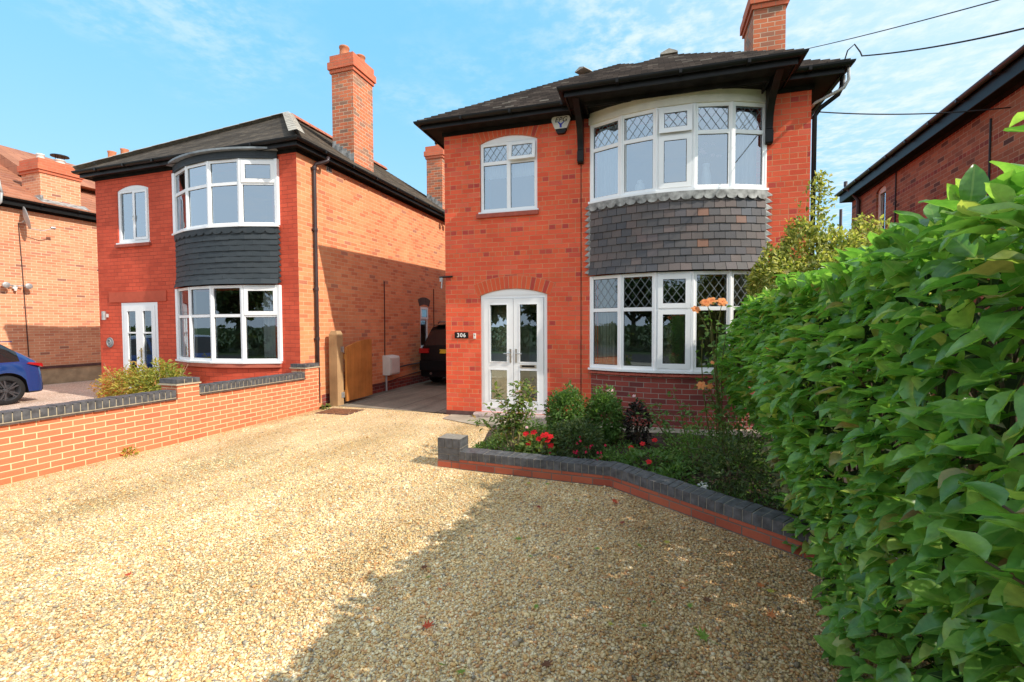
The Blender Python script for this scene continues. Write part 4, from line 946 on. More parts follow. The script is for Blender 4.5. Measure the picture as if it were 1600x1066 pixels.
for i in range(n):
    xa,xb=i*Lg/n+.002,(i+1)*Lg/n-.002
    f=lambda x:1.24+.15*sin(min(1,x/Lg*1.15)*pi/2)
    mb.prism([(xa,.07),(xb,.07),(xb,f(xb)),(xa,f(xa))],1,-.02,.02)
mb.build('boards',M['gate'],t,bevel=.003)
mb=MB(); mb.box(0,Lg,.021,.06,.2,.31); mb.box(0,Lg,.021,.06,.98,1.09); mb.prism([(0.05,.32),(.14,.32),(Lg-.03,.97),(Lg-.12,.97)],1,.021,.058); mb.build('brace',M['gate'],t)
# drain cover
t=thing('drain_cover','rusty rectangular drain cover set in the gravel near the gate post','drain cover',(-6.22,7.5,0),radians(4))
mb=MB(); mb.box(-.33,.33,-.24,.24,-.02,.012,0); 
for i in range(8):
    for j in range(5): mb.box(-.29+i*.078,-.245+i*.078,-.2+j*.085,-.16+j*.085,.0125,.017,0)
mb.build('lid',plain('rusty_iron',(.22,.10,.05),.85,.35,16,.3),t,bevel=.003)
mb=MB(); mb.ring(-.33,.33,-.24,.24,[(.004,-.02),(.035,-.02),(.035,.010),(.004,.010)]); mb.build('frame',M['plinth'],t)
# ------------------------------------------------------------------ LIGHT
TRAVEL=Vector((-.78,.126,-.61)).normalized(); SUN=-TRAVEL
sl=bpy.data.lights.new('sun','SUN'); sl.energy=5.0; sl.angle=radians(.53); sl.color=(1,.92,.80)
so=bpy.data.objects.new('sun',sl); C.objects.link(so); so.rotation_euler=TRAVEL.to_track_quat('-Z','Y').to_euler(); so.location=(20,-5,20)
w=bpy.data.worlds.new('World'); S.world=w; w.use_nodes=True; nt=w.node_tree; nt.nodes.clear()
class WT(NT):
    def __init__(s,t): s.t=t
t=WT(nt)
sky=t.n('ShaderNodeTexSky',sky_type='NISHITA'); sky.sun_disc=False; sky.sun_elevation=asin(SUN.z); sky.sun_rotation=atan2(SUN.x,SUN.y); sky.air_density=1.0; sky.dust_density=.6; sky.ozone_density=1.0; sky.altitude=50
dirv=t.n('ShaderNodeTexCoord').outputs['Generated']
sp=t.n('ShaderNodeSeparateXYZ'); t.l(dirv,sp.inputs[0])
zc=t.math('MAXIMUM',sp.outputs[2],.06)
cv=t.n('ShaderNodeCombineXYZ'); t.l(t.math('DIVIDE',sp.outputs[0],zc),cv.inputs[0]); t.l(t.math('DIVIDE',sp.outputs[1],zc),cv.inputs[1])
big=t.noise(cv.outputs[0],.55,3,.5); mid=t.noise(cv.outputs[0],5.5,5,.62); fine=t.noise(cv.outputs[0],17,4,.6)
cl=t.math('ADD',t.math('MULTIPLY',mid,.6),t.math('MULTIPLY',fine,.4))
mr=t.n('ShaderNodeMapRange',interpolation_type='SMOOTHSTEP'); t.l(cl,mr.inputs[0]); mr.inputs[1].default_value=.40; mr.inputs[2].default_value=.66
bm=t.n('ShaderNodeMapRange',interpolation_type='SMOOTHSTEP'); 
vd=t.n('ShaderNodeVectorMath',operation='DOT_PRODUCT'); t.l(dirv,vd.inputs[0]); vd.inputs[1].default_value=SUN
sun_side=vd.outputs['Value']
t.l(t.math('ADD',t.math('MULTIPLY',t.math('SUBTRACT',big,.5),1.7),t.math('MULTIPLY',sun_side,.85)),bm.inputs[0]); bm.inputs[1].default_value=-.22; bm.inputs[2].default_value=.12
cloud=t.math('MULTIPLY',mr.outputs[0],bm.outputs[0])
hz=t.n('ShaderNodeMapRange',interpolation_type='SMOOTHSTEP'); t.l(sun_side,hz.inputs[0]); hz.inputs[1].default_value=-.05; hz.inputs[2].default_value=.60
lowz=t.n('ShaderNodeMapRange',interpolation_type='SMOOTHSTEP'); t.l(sp.outputs[2],lowz.inputs[0]); lowz.inputs[1].default_value=.55; lowz.inputs[2].default_value=.0
haze=t.math('MAXIMUM',t.math('MULTIPLY',hz.outputs[0],.75),t.math('MULTIPLY',lowz.outputs[0],.38))
col=t.mix(FLATMIX,t.mix(1.0,sky.outputs[0],SKYTINT,'MULTIPLY'),FLATSKY)
col=t.mix(haze,col,HAZECOL)
col=t.mix(t.math('MULTIPLY',cloud,.75),col,CLOUDCOL)
# unseen bank of white cloud, added behind the camera to fill the shaded fronts
bk=t.n('ShaderNodeMapRange',interpolation_type='SMOOTHSTEP'); t.l(t.math('ADD',sp.outputs[1],t.math('MULTIPLY',t.math('SUBTRACT',big,.5),.8)),bk.inputs[0]); bk.inputs[1].default_value=.12; bk.inputs[2].default_value=-.45
col=t.mix(t.math('MULTIPLY',bk.outputs[0],.72),col,FILLCLOUD)
bg=t.n('ShaderNodeBackground'); bg.inputs[1].default_value=.15; t.l(col,bg.inputs[0])
wo=t.n('ShaderNodeOutputWorld'); t.l(bg.outputs[0],wo.inputs[0])
S.view_settings.view_transform='Standard'; S.view_settings.look='None'; S.view_settings.exposure=0
S.render.engine='CYCLES'; S.cycles.max_bounces=8; S.cycles.transparent_max_bounces=16

# ------------------------------------------------------------------ GROUND
def sheet(name,pts,z,mat,kind='structure'):
    mb=MB(); mb.poly([(*p,z) for p in pts]); o=mb.build(name,mat); o['kind']=kind; return o
def tracks(t,c):
    # long streaks along the drive where wheels have passed
    mp=t.n('ShaderNodeMapping'); mp.inputs['Scale'].default_value=(1.3,.22,1); t.l(t.pos(),mp.inputs[0]); nz=t.noise(mp.outputs[0],1.0,4,.55)
    return t.mix(1.0,c,t.ramp(nz,[(.36,(.80,.77,.70)),(.56,(1.04,1.04,1.04))]),'MULTIPLY')
def hedge_shade_dirt(t,c):
    # leaf mould, and hedge shade painted into the shingle colour towards hedge and bed
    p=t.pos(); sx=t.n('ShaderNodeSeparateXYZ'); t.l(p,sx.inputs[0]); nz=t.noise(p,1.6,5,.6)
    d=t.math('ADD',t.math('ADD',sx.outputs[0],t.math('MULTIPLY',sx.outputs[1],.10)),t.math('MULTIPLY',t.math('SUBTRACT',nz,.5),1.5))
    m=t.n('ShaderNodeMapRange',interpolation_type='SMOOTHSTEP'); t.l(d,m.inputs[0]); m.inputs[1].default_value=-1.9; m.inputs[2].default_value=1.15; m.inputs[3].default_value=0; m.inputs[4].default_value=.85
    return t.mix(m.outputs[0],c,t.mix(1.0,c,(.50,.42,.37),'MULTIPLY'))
def gravelmat(name,stops,scale,mean,dirt=None):
    t=NT(name); p=t.pos(); vo=t.n('ShaderNodeTexVoronoi'); vo.inputs['Scale'].default_value=scale; t.l(p,vo.inputs[0])
    sp=t.n('ShaderNodeSeparateColor'); t.l(vo.outputs['Color'],sp.inputs[0]); c=t.ramp(sp.outputs[0],stops,'CONSTANT')
    big=t.noise(p,1.1,5,.6); c=t.mix(1.0,c,t.ramp(big,[(.3,(1.0,.98,.94)),(.7,(1.3,1.3,1.32))]),'MULTIPLY')
    if dirt:
        dn=t.noise(p,.8,6,.65); f=t.ramp(dn,[(.52,(0,0,0)),(.66,(1,1,1))]); c=t.mix(t.math('MULTIPLY',f,.45),c,dirt)
    if dirt: c=tracks(t,c); c=hedge_shade_dirt(t,c)
    edge=t.ramp(vo.outputs['Distance'],[(.25,(1,1,1)),(.62,(.6,.57,.55))]); c=t.mix(.8,c,t.mix(1.0,c,edge,'MULTIPLY'))
    h=t.math('SUBTRACT',1,vo.outputs['Distance']); h=t.math('MULTIPLY_ADD',sp.outputs[1],.5,h)
    return t.out(c,.85,bump=h,bstr=.7,bdist=.012,spec=.2)
GST=[(0,(0.840,0.621,0.319)),(.14,(0.900,0.698,0.386)),(.28,(0.740,0.475,0.210)),(.40,(0.920,0.766,0.479)),(.52,(0.640,0.388,0.176)),(.62,(0.860,0.689,0.420)),(.72,(0.520,0.417,0.286)),(.80,(0.920,0.834,0.613)),(.88,(0.340,0.291,0.227)),(.94,(0.700,0.378,0.185)),(1,(0.460,0.427,0.353))]
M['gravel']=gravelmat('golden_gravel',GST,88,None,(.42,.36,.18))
M['gravel_pink']=gravelmat('pinkish_gravel',[(0,(.62,.46,.36)),(.4,(.72,.56,.46)),(.7,(.54,.40,.33)),(.9,(.78,.68,.6))],45,None)
M['grass']=plain('verge_grass',(.05,.09,.025),.9,.4,3,.5)
M['asphalt']=plain('asphalt',(.05,.05,.052),.9,.25,20,.5)
M['soil']=plain('bed_soil',(.055,.04,.03),.95,.5,14,.9)
def slabmat():
    t=NT('driveway_slab'); p=t.pos(); n1=t.noise(p,1.2,5,.6); n2=t.noise(p,22,5,.7)
    mp=t.n('ShaderNodeMapping'); mp.inputs['Scale'].default_value=(2.2,.35,1); t.l(p,mp.inputs[0]); n3=t.noise(mp.outputs[0],1.6,4)
    c=t.ramp(n1,[(.3,(.17,.145,.11)),(.7,(.27,.235,.18))]); c=t.mix(.45,c,t.ramp(n3,[(.35,(.12,.11,.085)),(.65,(.33,.29,.23))])); c=t.mix(1.0,c,t.ramp(n2,[(.3,(.8,)*3),(.7,(1.2,)*3)]),'MULTIPLY')
    return t.out(c,.88,bump=n2,bstr=.25,bdist=.004)
M['slab']=slabmat()
sheet('ground',[(-600,-600),(600,-600),(600,600),(-600,600)],-.06,M['grass'])
sheet('road',[(-300,-11.5),(300,-11.5),(300,-5.2),(-300,-5.2)],-.052,M['asphalt'])
sheet('pavement',[(-300,-5.0),(300,-5.0),(300,-3.2),(-300,-3.2)],-.02,M['concrete'])
mb=MB(); mb.box(-300,300,-5.2,-5.0,-.1,-.015); struct(mb.build('kerb',M['concrete']))
sheet('gravel_drive',[(-6.80,-3.19),(2.6,-3.19),(2.6,4.6),(-2.3,5.1),(-2.85,7.1),(-4.04,7.905),(-5.35,8.06),(-6.68,8.17),(-6.8,8.1)],0,M['gravel'])
sheet('neighbour_drive',[(-17.7,-3.19),(-7.03,-3.19),(-7.03,7.3),(-13,7.2),(-13,30),(-17.7,30)],-.012,M['gravel_pink'])
sheet('right_plot',[(2.62,-3.19),(14,-3.19),(14,30),(2.62,30)],-.045,M['grass'])
mb=MB()
# driveway slabs: three concrete strips between the houses
xs=lambda x0,y: x0-(y-8.1)*.0
for xa,xb in ((-7.25,-6.62),(-6.605,-5.35),(-5.335,-4.36),(-4.345,-3.95)):
    y=8.0
    while y<24:
        y2=y+3.2
        mb.poly([(xa-(0.022*(y-8)),y,.006),(xb-(0.022*(y-8)),y,.006),(xb-(.022*(y2-8)),y2-.015,.006),(xa-(.022*(y2-8)),y2-.015,.006)]); y=y2
struct(mb.build('driveway_slabs',M['slab']))
sheet('driveway_base',[(-7.6,8.1),(-3.9,7.95),(-4.5,24),(-7.9,24)],-.004,M['soil'])
mb=MB()
xx=-3.15
k=0
for xa,xb in ((.95,2.2),(2.22,3.4),(3.42,4.6),(4.62,5.8)):
    P=[HX(xa,-.80,0),HX(xb,-.80,0),HX(xb,-.01,0),HX(xa,-.01,0)]
    mb.poly([(p.x,p.y,.045) for p in P]); mb.poly([(P[0].x,P[0].y,0),(P[1].x,P[1].y,0),(P[1].x,P[1].y,.045),(P[0].x,P[0].y,.045)])
P=[HX(x,y,0) for x,y in ((.1,-.42),(.94,-.80),(.94,-.01),(.1,-.02))]; mb.poly([(p.x,p.y,.012) for p in P])
struct(mb.build('garden_path',M['concrete']))
sb=MB(); nx,ny=40,26
bx=lambda i,j: None
poly=[(-2.40,5.05),(-.62,5.02),(.95,3.98),(2.6,3.0),(2.6,7.4),(-2.9,7.15)]
def inpoly(x,y,pl=poly):
    c=False; n=len(pl)
    for i in range(n):
        x1,y1=pl[i];x2,y2=pl[i-1]
        if (y1>y)!=(y2>y) and x<(x2-x1)*(y-y1)/(y2-y1)+x1: c=not c
    return c
def soilz(x,y): 
    return .09+.05*noise.noise(Vector((x*1.3,y*1.3,0)))+.02*noise.noise(Vector((x*6,y*6,3)))-.10*max(0,min(1,(-2.0-x)/.6))
sb.poly([(*p,-.002) for p in poly])
st=.09; X0,Y0=-3.0,2.9
for i in range(64):
    for j in range(52):
        x,y=X0+i*st,Y0+j*st
        if all(inpoly(a,b) for a,b in ((x,y),(x+st,y),(x,y+st),(x+st,y+st))): sb.poly([(a,b,soilz(a,b)) for a,b in ((x,y),(x+st,y),(x+st,y+st),(x,y+st))])
struct(sb.build('flower_bed_soil',M['soil'],smooth=True))

# ------------------------------------------------------------------ GRAVEL STONES (foreground)
def icosa():
    p=(1+5**.5)/2; V=np.array([(-1,p,0),(1,p,0),(-1,-p,0),(1,-p,0),(0,-1,p),(0,1,p),(0,-1,-p),(0,1,-p),(p,0,-1),(p,0,1),(-p,0,-1),(-p,0,1)],float); V/=np.linalg.norm(V[0])
    Fc=np.array([(0,11,5),(0,5,1),(0,1,7),(0,7,10),(0,10,11),(1,5,9),(5,11,4),(11,10,2),(10,7,6),(7,1,8),(3,9,4),(3,4,2),(3,2,6),(3,6,8),(3,8,9),(4,9,5),(2,4,11),(6,2,10),(8,6,7),(9,8,1)]); return V,Fc
def randrot(n,tilt=.5):
    a=rng.uniform(0,2*pi,n); b=rng.normal(0,tilt,n); c=rng.normal(0,tilt,n)
    ca,sa,cb,sb_,cc,sc=np.cos(a),np.sin(a),np.cos(b),np.sin(b),np.cos(c),np.sin(c); z=np.zeros(n); o=np.ones(n)
    Rz=np.stack([ca,-sa,z,sa,ca,z,z,z,o],1).reshape(n,3,3); Rx=np.stack([o,z,z,z,cb,-sb_,z,sb_,cb],1).reshape(n,3,3); Ry=np.stack([cc,z,sc,z,o,z,-sc,z,cc],1).reshape(n,3,3)
    return Rz@Rx@Ry
def stones():
    N=120000
    # density falls with distance from the photographer
    px=[];
    while len(px)<N:
        x=rng.uniform(-6.78,1.5,N); y=rng.uniform(.7,8.0,N)
        d=np.sqrt(x*x+(y)**2); pn=np.clip(1.0-1.1*np.clip(np.sin(x*1.3+1.1)*np.sin(y*1.7+x*.8-.4)+.25*np.sin(x*4.1+y*3.3)-.45,0,1),.25,1); keep=rng.uniform(0,1,N)<np.clip(1.5-d/5.2,.07,1)*pn
        ok=(x<-2.75)|(y<4.85)
        ok&=~((x>-.6)&(y>4.83-.7*(x+.6))); ok&=(y<7.9)
        ok&=(y>.38*np.abs(x))
        q=np.stack([x,y],1)[keep&ok]; px.extend(q.tolist())
    P=np.array(px[:N]); V,Fc=icosa()
    s=rng.lognormal(np.log(.0064),.34,N).clip(.004,.02); asp=np.stack([rng.uniform(.9,1.5,N),rng.uniform(.7,1.05,N),rng.uniform(.4,.8,N)],1)
    VV=V[None]*(1+rng.uniform(-.22,.22,(N,12,1)))*asp[:,None,:]*s[:,None,None]
    VV=np.einsum('nij,nkj->nki',randrot(N,.35),VV); VV[:,:,0]+=P[:,0:1]; VV[:,:,1]+=P[:,1:2]; VV[:,:,2]+=(s*.35+rng.uniform(-.002,.004,N))[:,None]
    FF=(Fc[None]+np.arange(N)[:,None,None]*12).reshape(-1,3)
    t=NT('gravel_stone'); a=t.n('ShaderNodeAttribute',attribute_name='rnd'); c=t.ramp(a.outputs['Fac'],GST,'CONSTANT'); nz=t.noise(t.pos(),180,3); c=t.mix(1.0,c,t.ramp(nz,[(.3,(.8,)*3),(.7,(1.2,)*3)]),'MULTIPLY'); big=t.noise(t.pos(),1.1,5,.6); c=t.mix(1.0,c,t.ramp(big,[(.3,(.80,.78,.74)),(.65,(1.05,1.05,1.05))]),'MULTIPLY'); c=tracks(t,c); c=hedge_shade_dirt(t,c); m=t.out(c,.8,spec=.25)
    o=mesh_np('gravel_stones',VV.reshape(-1,3),FF,m,rnd=np.repeat(rng.uniform(0,1,N),12)); o['kind']='stuff'; o['label']='loose golden and grey pea shingle covering the drive'
stones()

# ------------------------------------------------------------------ PLANTS
def leaf_template(k=5,fold=.18,droop=.25,wide=.5):
    V=[];U=[]
    for i in range(k):
        t=i/(k-1); w=max(.02,(sin(pi*min(1,t**.85))**.8)*.5) if 0<t<1 else .03
        z=-droop*t*t
        for sgn in (-1,0,1): V.append((t,sgn*w,z+(abs(sgn)*w*fold*2))); U.append((.5+.5*sgn*w*2 if sgn else .5,t))
    Fq=[]
    for i in range(k-1):
        for s in (0,1): a=i*3+s; Fq.append((a,a+1,a+4,a+3))
    return np.array(V,float),np.array(Fq),np.array(U,float)
def norm(a): return a/np.maximum(np.linalg.norm(a,axis=-1,keepdims=True),1e-9)
def leaves(name,P,D,N,L,Wd,mat,parent=None,k=5,fold=.18,droop=.25,rnd=None,wav=.04):
    n=len(P); V,Fq,U=leaf_template(k,fold,droop); D=norm(D); N=N-D*np.sum(N*D,1,keepdims=True); N=norm(N); B=np.cross(N,D)
    dv=rng.uniform(.3,1.6,n)
    X=V[None,:,0]*L[:,None]; Y=V[None,:,1]*Wd[:,None]; Z=V[None,:,2]*L[:,None]*np.where(V[None,:,2]<0,dv[:,None],1)+rng.normal(0,wav,(n,len(V)))*Wd[:,None]
    VV=P[:,None,:]+X[...,None]*D[:,None,:]+Y[...,None]*B[:,None,:]+Z[...,None]*N[:,None,:]
    FF=(Fq[None]+np.arange(n)[:,None,None]*len(V)).reshape(-1,4)
    r=rng.uniform(0,1,n) if rnd is None else rnd
    return mesh_np(name,VV.reshape(-1,3),FF,mat,parent,np.repeat(r,len(V)),True,np.tile(U,(n,1)))
M['leaf_hedge']=leafmat('hedge_leaf',[(0,(.085,.21,.045)),(.3,(.125,.29,.06)),(.65,(.175,.365,.078)),(.9,(.27,.45,.11)),(.975,(.38,.45,.14)),(.99,(.32,.26,.1)),(1,(.22,.14,.07))],.27,1.8,.6)
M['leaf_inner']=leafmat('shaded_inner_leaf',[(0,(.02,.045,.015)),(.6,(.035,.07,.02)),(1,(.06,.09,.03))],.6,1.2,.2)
M['leaf_rose']=leafmat('rose_leaf',[(0,(.09,.16,.04)),(.6,(.16,.24,.06)),(.9,(.28,.30,.08)),(1,(.34,.18,.06))],.5)
M['leaf_dark']=leafmat('dark_shrub_leaf',[(0,(.045,.08,.032)),(.6,(.07,.12,.045)),(1,(.13,.16,.06))],.55)
M['leaf_green']=leafmat('bush_leaf',[(0,(.07,.15,.035)),(.6,(.10,.21,.045)),(1,(.17,.27,.07))],.5)
M['leaf_yellow']=leafmat('variegated_leaf',[(0,(.14,.20,.05)),(.3,(.26,.31,.08)),(.6,(.48,.47,.14)),(1,(.68,.62,.26))],.5)
M['leaf_gold']=leafmat('golden_leaf',[(0,(.14,.19,.04)),(.4,(.32,.34,.07)),(.75,(.52,.44,.09)),(1,(.52,.24,.08))],.5)
M['leaf_purple']=leafmat('purple_leaf',[(0,(.012,.008,.012)),(.7,(.03,.015,.022)),(1,(.05,.02,.03))],.6,1.2)
M['leaf_cream']=leafmat('cream_edged_leaf',[(0,(.12,.13,.07)),(.6,(.34,.31,.17)),(1,(.5,.46,.3))],.6)
M['stem']=plain('stem_bark',(.10,.07,.04),.85,.3,20,.2); M['stem_green']=plain('green_stem',(.12,.13,.04),.7,.2,20)
M['stem_pale']=plain('pale_stem',(.34,.26,.15),.8,.2,20)
def pet(name,c,tr=1.2): 
    t=NT(name); n=t.noise(t.obj(),40,2); col=t.ramp(n,[(.3,tuple(x*.8 for x in c)),(.7,tuple(min(1,x*1.15) for x in c))]); return t.out(col,.6,transl=tuple(min(1,x*tr) for x in c))
M['pet_red']=pet('petal_red',(.72,.02,.025)); M['pet_orange']=pet('petal_orange',(.85,.36,.13)); M['pet_pink']=pet('petal_pink',(.82,.55,.56)); M['pet_fuchsia']=pet('petal_fuchsia',(.75,.04,.12)); M['pet_white']=pet('petal_white',(.8,.8,.78)); M['pet_yellow']=pet('petal_yellow',(.75,.45,.05))
def flower(parent,c,r,mat,up=(0,-.5,.8),rings=3,petals=6,name='flower',bell=False):
    mb=MB(); up=Vector(up).normalized(); a=up.orthogonal().normalized(); b=up.cross(a); c=Vector(c)
    for q in range(rings):
        rr=r*(1-.28*q); el=.25+.42*q
        for k in range(petals):
            th=2*pi*(k+.5*q)/petals+random.uniform(-.2,.2); d=a*cos(th)+b*sin(th); s=up.cross(d)
            o=d*cos(el)+up*sin(el)
            if bell: o=d*.5-up*.9
            wv=rr*random.uniform(.5,.7); p0=c+d*.1*rr; p1=c+o*rr*.6+up*.05*r; p2=c+o*rr*random.uniform(.85,1.05)+d*.12*r-up*(.10*r)
            mb.poly([p0-s*wv*.25,p0+s*wv*.25,p1+s*wv*.7,p1-s*wv*.7]); mb.poly([p1-s*wv*.7,p1+s*wv*.7,p2+s*wv*.35,p2-s*wv*.35])
    return mb.build(name,mat,parent,smooth=True)
def stems(parent,base,tips,r,mat,spread=.03,name='stems',bend=.15):
    mb=MB(); paths=[]
    for tp in tips:
        b=Vector(base)+Vector((random.uniform(-spread,spread),random.uniform(-spread,spread),0)); tp=Vector(tp); n=7
        off=Vector((random.uniform(-1,1),random.uniform(-1,1),0))*bend*(tp-b).length*.3
        P=[b.lerp(tp,i/n)+off*sin(pi*i/n)+Vector((0,0,(tp.z-b.z)*.15*sin(pi*i/n))) for i in range(n+1)]
        mb.tube(P,r,5,taper=r*.45); paths.append(P)
    mb.build(name,mat,parent,smooth=True); return paths
def along(paths,per,t0=.25,spread=.05,up=.4):
    P=[];D=[];N=[]
    for p in paths:
        for _ in range(per):
            t=random.uniform(t0,1)*(len(p)-1); i=min(int(t),len(p)-2); q=p[i].lerp(p[i+1],t-i); d=Vector((random.gauss(0,1),random.gauss(0,1),random.gauss(up,.5)))
            P.append(q+d.normalized()*random.uniform(0,spread)); D.append(d); N.append((random.gauss(0,.4),random.gauss(-.25,.4),1))
    return np.array(P),np.array(D),np.array(N)
def shell(c,r,n,inner=.55,lump=.25,seed=0,zmin=None):
    d=norm(rng.normal(0,1,(n,3))); k=np.array([1+lump*noise.noise(Vector((*(x*2.2),))+Vector((seed,seed*2,0))) for x in d]); rad=rng.uniform(inner,1,n)**.6*k
    P=np.array(c)+d*np.array(r)*rad[:,None]
    if zmin is not None: m=P[:,2]>zmin; P,d=P[m],d[m]
    return P,d
def bush(name,label,cat,c,r,n,L,mat,group=None,inner=.5,lump=.35,seed=1,stem=True,wr=.45,k=3,zmin=.02,up=.5):
    t=thing(name,label,cat,(c[0],c[1],max(0,c[2]-r[2])),0,group); o=np.array(t.location)
    P,d=shell(c,r,n,inner,lump,seed,zmin); P=P-o
    D=d+rng.normal(0,.55,d.shape)+np.array([0,0,.2]); N=d*.5+np.array([-.0,-.1,up])+rng.normal(0,.35,d.shape); l=rng.uniform(.7,1.25,len(P))*L
    leaves('foliage',P,D,N,l,l*wr*rng.uniform(.8,1.2,len(P)),mat,t,k=k)
    if stem:
        idx=rng.choice(len(P),min(14,len(P)),replace=False); stems(t,(0,0,.0),[P[i]*np.array([.85,.85,.9]) for i in idx],.006,M['stem'])
    return t
# ---- hedge
def hedge():
    t=thing('hedge','tall dense hedge of large glossy green leaves on the right of the drive','hedge',(1.4,3,0),0); o=np.array(t.location)
    def face_x(y,z):
        far=max(0,min(1,(y-3.2)/2.4))
        return .90+.17*noise.noise(Vector((y*1.0,z*1.2,2)))+.09*noise.noise(Vector((y*2.7,z*2.7,7)))-.06*sin(pi*min(1,max(0,(z-.5)/1.3)))-far*.22*math.exp(-((z-1.35)/.45)**2)+.12*far*max(0,.9-z)
    def top_z(x,y): return 1.95+.07*noise.noise(Vector((x*1.5,y*1.2,11)))+.05*noise.noise(Vector((x*4,y*4,5)))+ .10*min(1,max(0,(x-.85)/.6))+.10*min(1,max(0,(x-1.3)/.5)) - .10*max(0,(y-4.5)/1.7)+.06*max(0,min(1,(3.0-y)/1.0))
    P=[];D=[];N=[];L=[]
    def put(p,n,l,jit=1.0):
        P.append(p); tng=Vector((random.gauss(0,1),random.gauss(0,1),random.gauss(0,1))); n=Vector(n)
        d=n*random.uniform(.45,.95)+tng*.40*jit+Vector((-.10,-.20,random.uniform(-.32,.30))); f=Vector((0,0,1.0))+n*random.uniform(.15,.75)+Vector((random.gauss(0,.3),random.gauss(0,.3),random.gauss(0,.2)))
        D.append(d); N.append(f); L.append(l)
    ymin,ymax=-.6,6.25
    for _ in range(6500):
        y=random.uniform(ymin,ymax); z=random.uniform(.0,1.98)
        dp=random.choice((0,0,0,.03,.07,.12)); x=face_x(y,z)+dp
        # underside tucks in at the far end
        if y>4.6 and z<.55+.25*(y-4.6): continue
        put((x,y,z),(-1,-.12,0.05),random.uniform(.06,.15))
    for _ in range(4300):
        x=random.uniform(.82,2.3); y=random.uniform(ymin,ymax); z=top_z(x,y)-random.choice((0,0,.03,.07))
        put((x,y,z),(-.12,-.1,1),random.uniform(.085,.14))
    for _ in range(900):   # far end
        x=random.uniform(.85,2.2); z=random.uniform(.6,2.08); put((x,ymax+.05*noise.noise(Vector((x*3,z*3,1))),z),(-.1,1,.1),random.uniform(.08,.13))
    # loose shoots breaking the outline
    shoots=[]
    for _ in range(46):
        if random.random()<.6: b=Vector((random.uniform(.85,1.5),random.uniform(.8,ymax),1.95)); tp=b+Vector((random.uniform(-.12,.08),random.uniform(-.1,.1),random.uniform(.03,.13)))
        else: 
            y,z=random.uniform(1,ymax),random.uniform(.3,2); b=Vector((face_x(y,z),y,z)); tp=b+Vector((-random.uniform(.08,.17),random.uniform(-.08,.08),random.uniform(-.02,.12)))
        shoots.append((b,tp))
    shoots+= [(Vector((1.22,2.12,2.12)),Vector((1.17,2.06,2.40))),(Vector((1.3,2.2,2.1)),Vector((1.27,2.14,2.34)))]
    sb=MB()
    for b,tp in shoots:
        sb.tube([b-Vector(o),b.lerp(tp,.5)-Vector(o)+Vector((.01,.01,0)),tp-Vector(o)],.005,5,taper=.003)
        for k in range(7):
            q=b.lerp(tp,.25+.75*k/6); a=k*2.4; P.append(tuple(q)); D.append(Vector((cos(a),sin(a),.35))); N.append(Vector((-cos(a)*.3,-sin(a)*.3,1))); L.append(random.uniform(.08,.13))
    # branches inside
    for _ in range(130):
        y=random.uniform(0,4.4); sb.tube([(1.5+random.uniform(-.2,.2)-o[0],y-o[1],0),(1.4+random.uniform(-.2,.2)-o[0],y+random.gauss(0,.2)-o[1],.9),(1.15+random.uniform(0,.6)-o[0],y+random.gauss(0,.3)-o[1],1.8)],.014,5,taper=.006)
    sb.build('branches',M['stem'],t,smooth=True)['kind']='stuff'
    P=np.array(P);D=np.array(D);N=np.array(N);L=np.array(L)
    leaves('foliage',P-o,D,N,L,L*rng.uniform(.48,.68,len(L)),M['leaf_hedge'],t,k=6,fold=.16,droop=.22)
    # dense shaded inner leaves
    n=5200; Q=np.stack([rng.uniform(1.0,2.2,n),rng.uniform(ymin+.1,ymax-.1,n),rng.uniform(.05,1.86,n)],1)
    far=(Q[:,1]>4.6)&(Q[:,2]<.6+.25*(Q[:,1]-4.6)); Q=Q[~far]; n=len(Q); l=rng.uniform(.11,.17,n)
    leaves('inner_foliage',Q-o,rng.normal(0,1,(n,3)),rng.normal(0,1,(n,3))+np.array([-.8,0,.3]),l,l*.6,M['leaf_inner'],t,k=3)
hedge()
# ---- variegated shrub behind the hedge
t=thing('variegated_shrub','yellow variegated shrub with a tall thin spire by the house corner','shrub',(1.9,7.2,0),0); o=np.array(t.location)
PP=[];DD=[]
for c,r,n in (((1.80,7.0,1.85),(.85,.55,1.05),15000),((2.5,7.2,1.95),(.65,.5,1.0),8500),((1.30,6.95,1.95),(.34,.3,.70),3200)):
    a,b=shell(c,r,n,.7,.30,3); PP.append(a);DD.append(b)
for _ in range(420):
    z=random.uniform(2.7,3.66); s=.24*(3.8-z)**.8; PP.append(np.array([[1.80+random.gauss(0,s*.55),7.05+random.gauss(0,s*.5),z]])); DD.append(rng.normal(0,1,(1,3)))
PP=np.concatenate(PP);DD=np.concatenate(DD); m=PP[:,1]<7.95; PP,DD=PP[m],DD[m]; l=rng.uniform(.045,.08,len(PP))
leaves('foliage',PP-o,DD+rng.normal(0,.6,DD.shape),DD*.4+np.array([0,0,.5])+rng.normal(0,.5,DD.shape),l,l*.55,M['leaf_yellow'],t,k=3)
mb=MB(); mb.tube([(-.1,-.1,0),(-.1,-.12,2),(-.11,-.14,2.9),(-.10,-.15,3.6)],.02,6,taper=.005)
for _ in range(40): a=random.uniform(0,6.28); z=random.uniform(.4,2.2); mb.tube([(-.1,-.1,z),(-.05+.3*cos(a),-.1+.25*sin(a),z+.25),(-.0+.6*cos(a),-.1+.45*sin(a),z+.45)],.008,5,taper=.003)
mb.build('stems',M['stem'],t,smooth=True)
Pq,Dq,Nq=along([[Vector((-.50,-.25,2.45)),Vector((-.48,-.25,2.75)),Vector((-.47,-.25,3.06))]],150,.0,.05,.3); l=rng.uniform(.03,.05,len(Pq)); leaves('golden_spike',Pq,Dq,Nq,l,l*.6,M['leaf_gold'],t,k=3)['kind']='stuff'
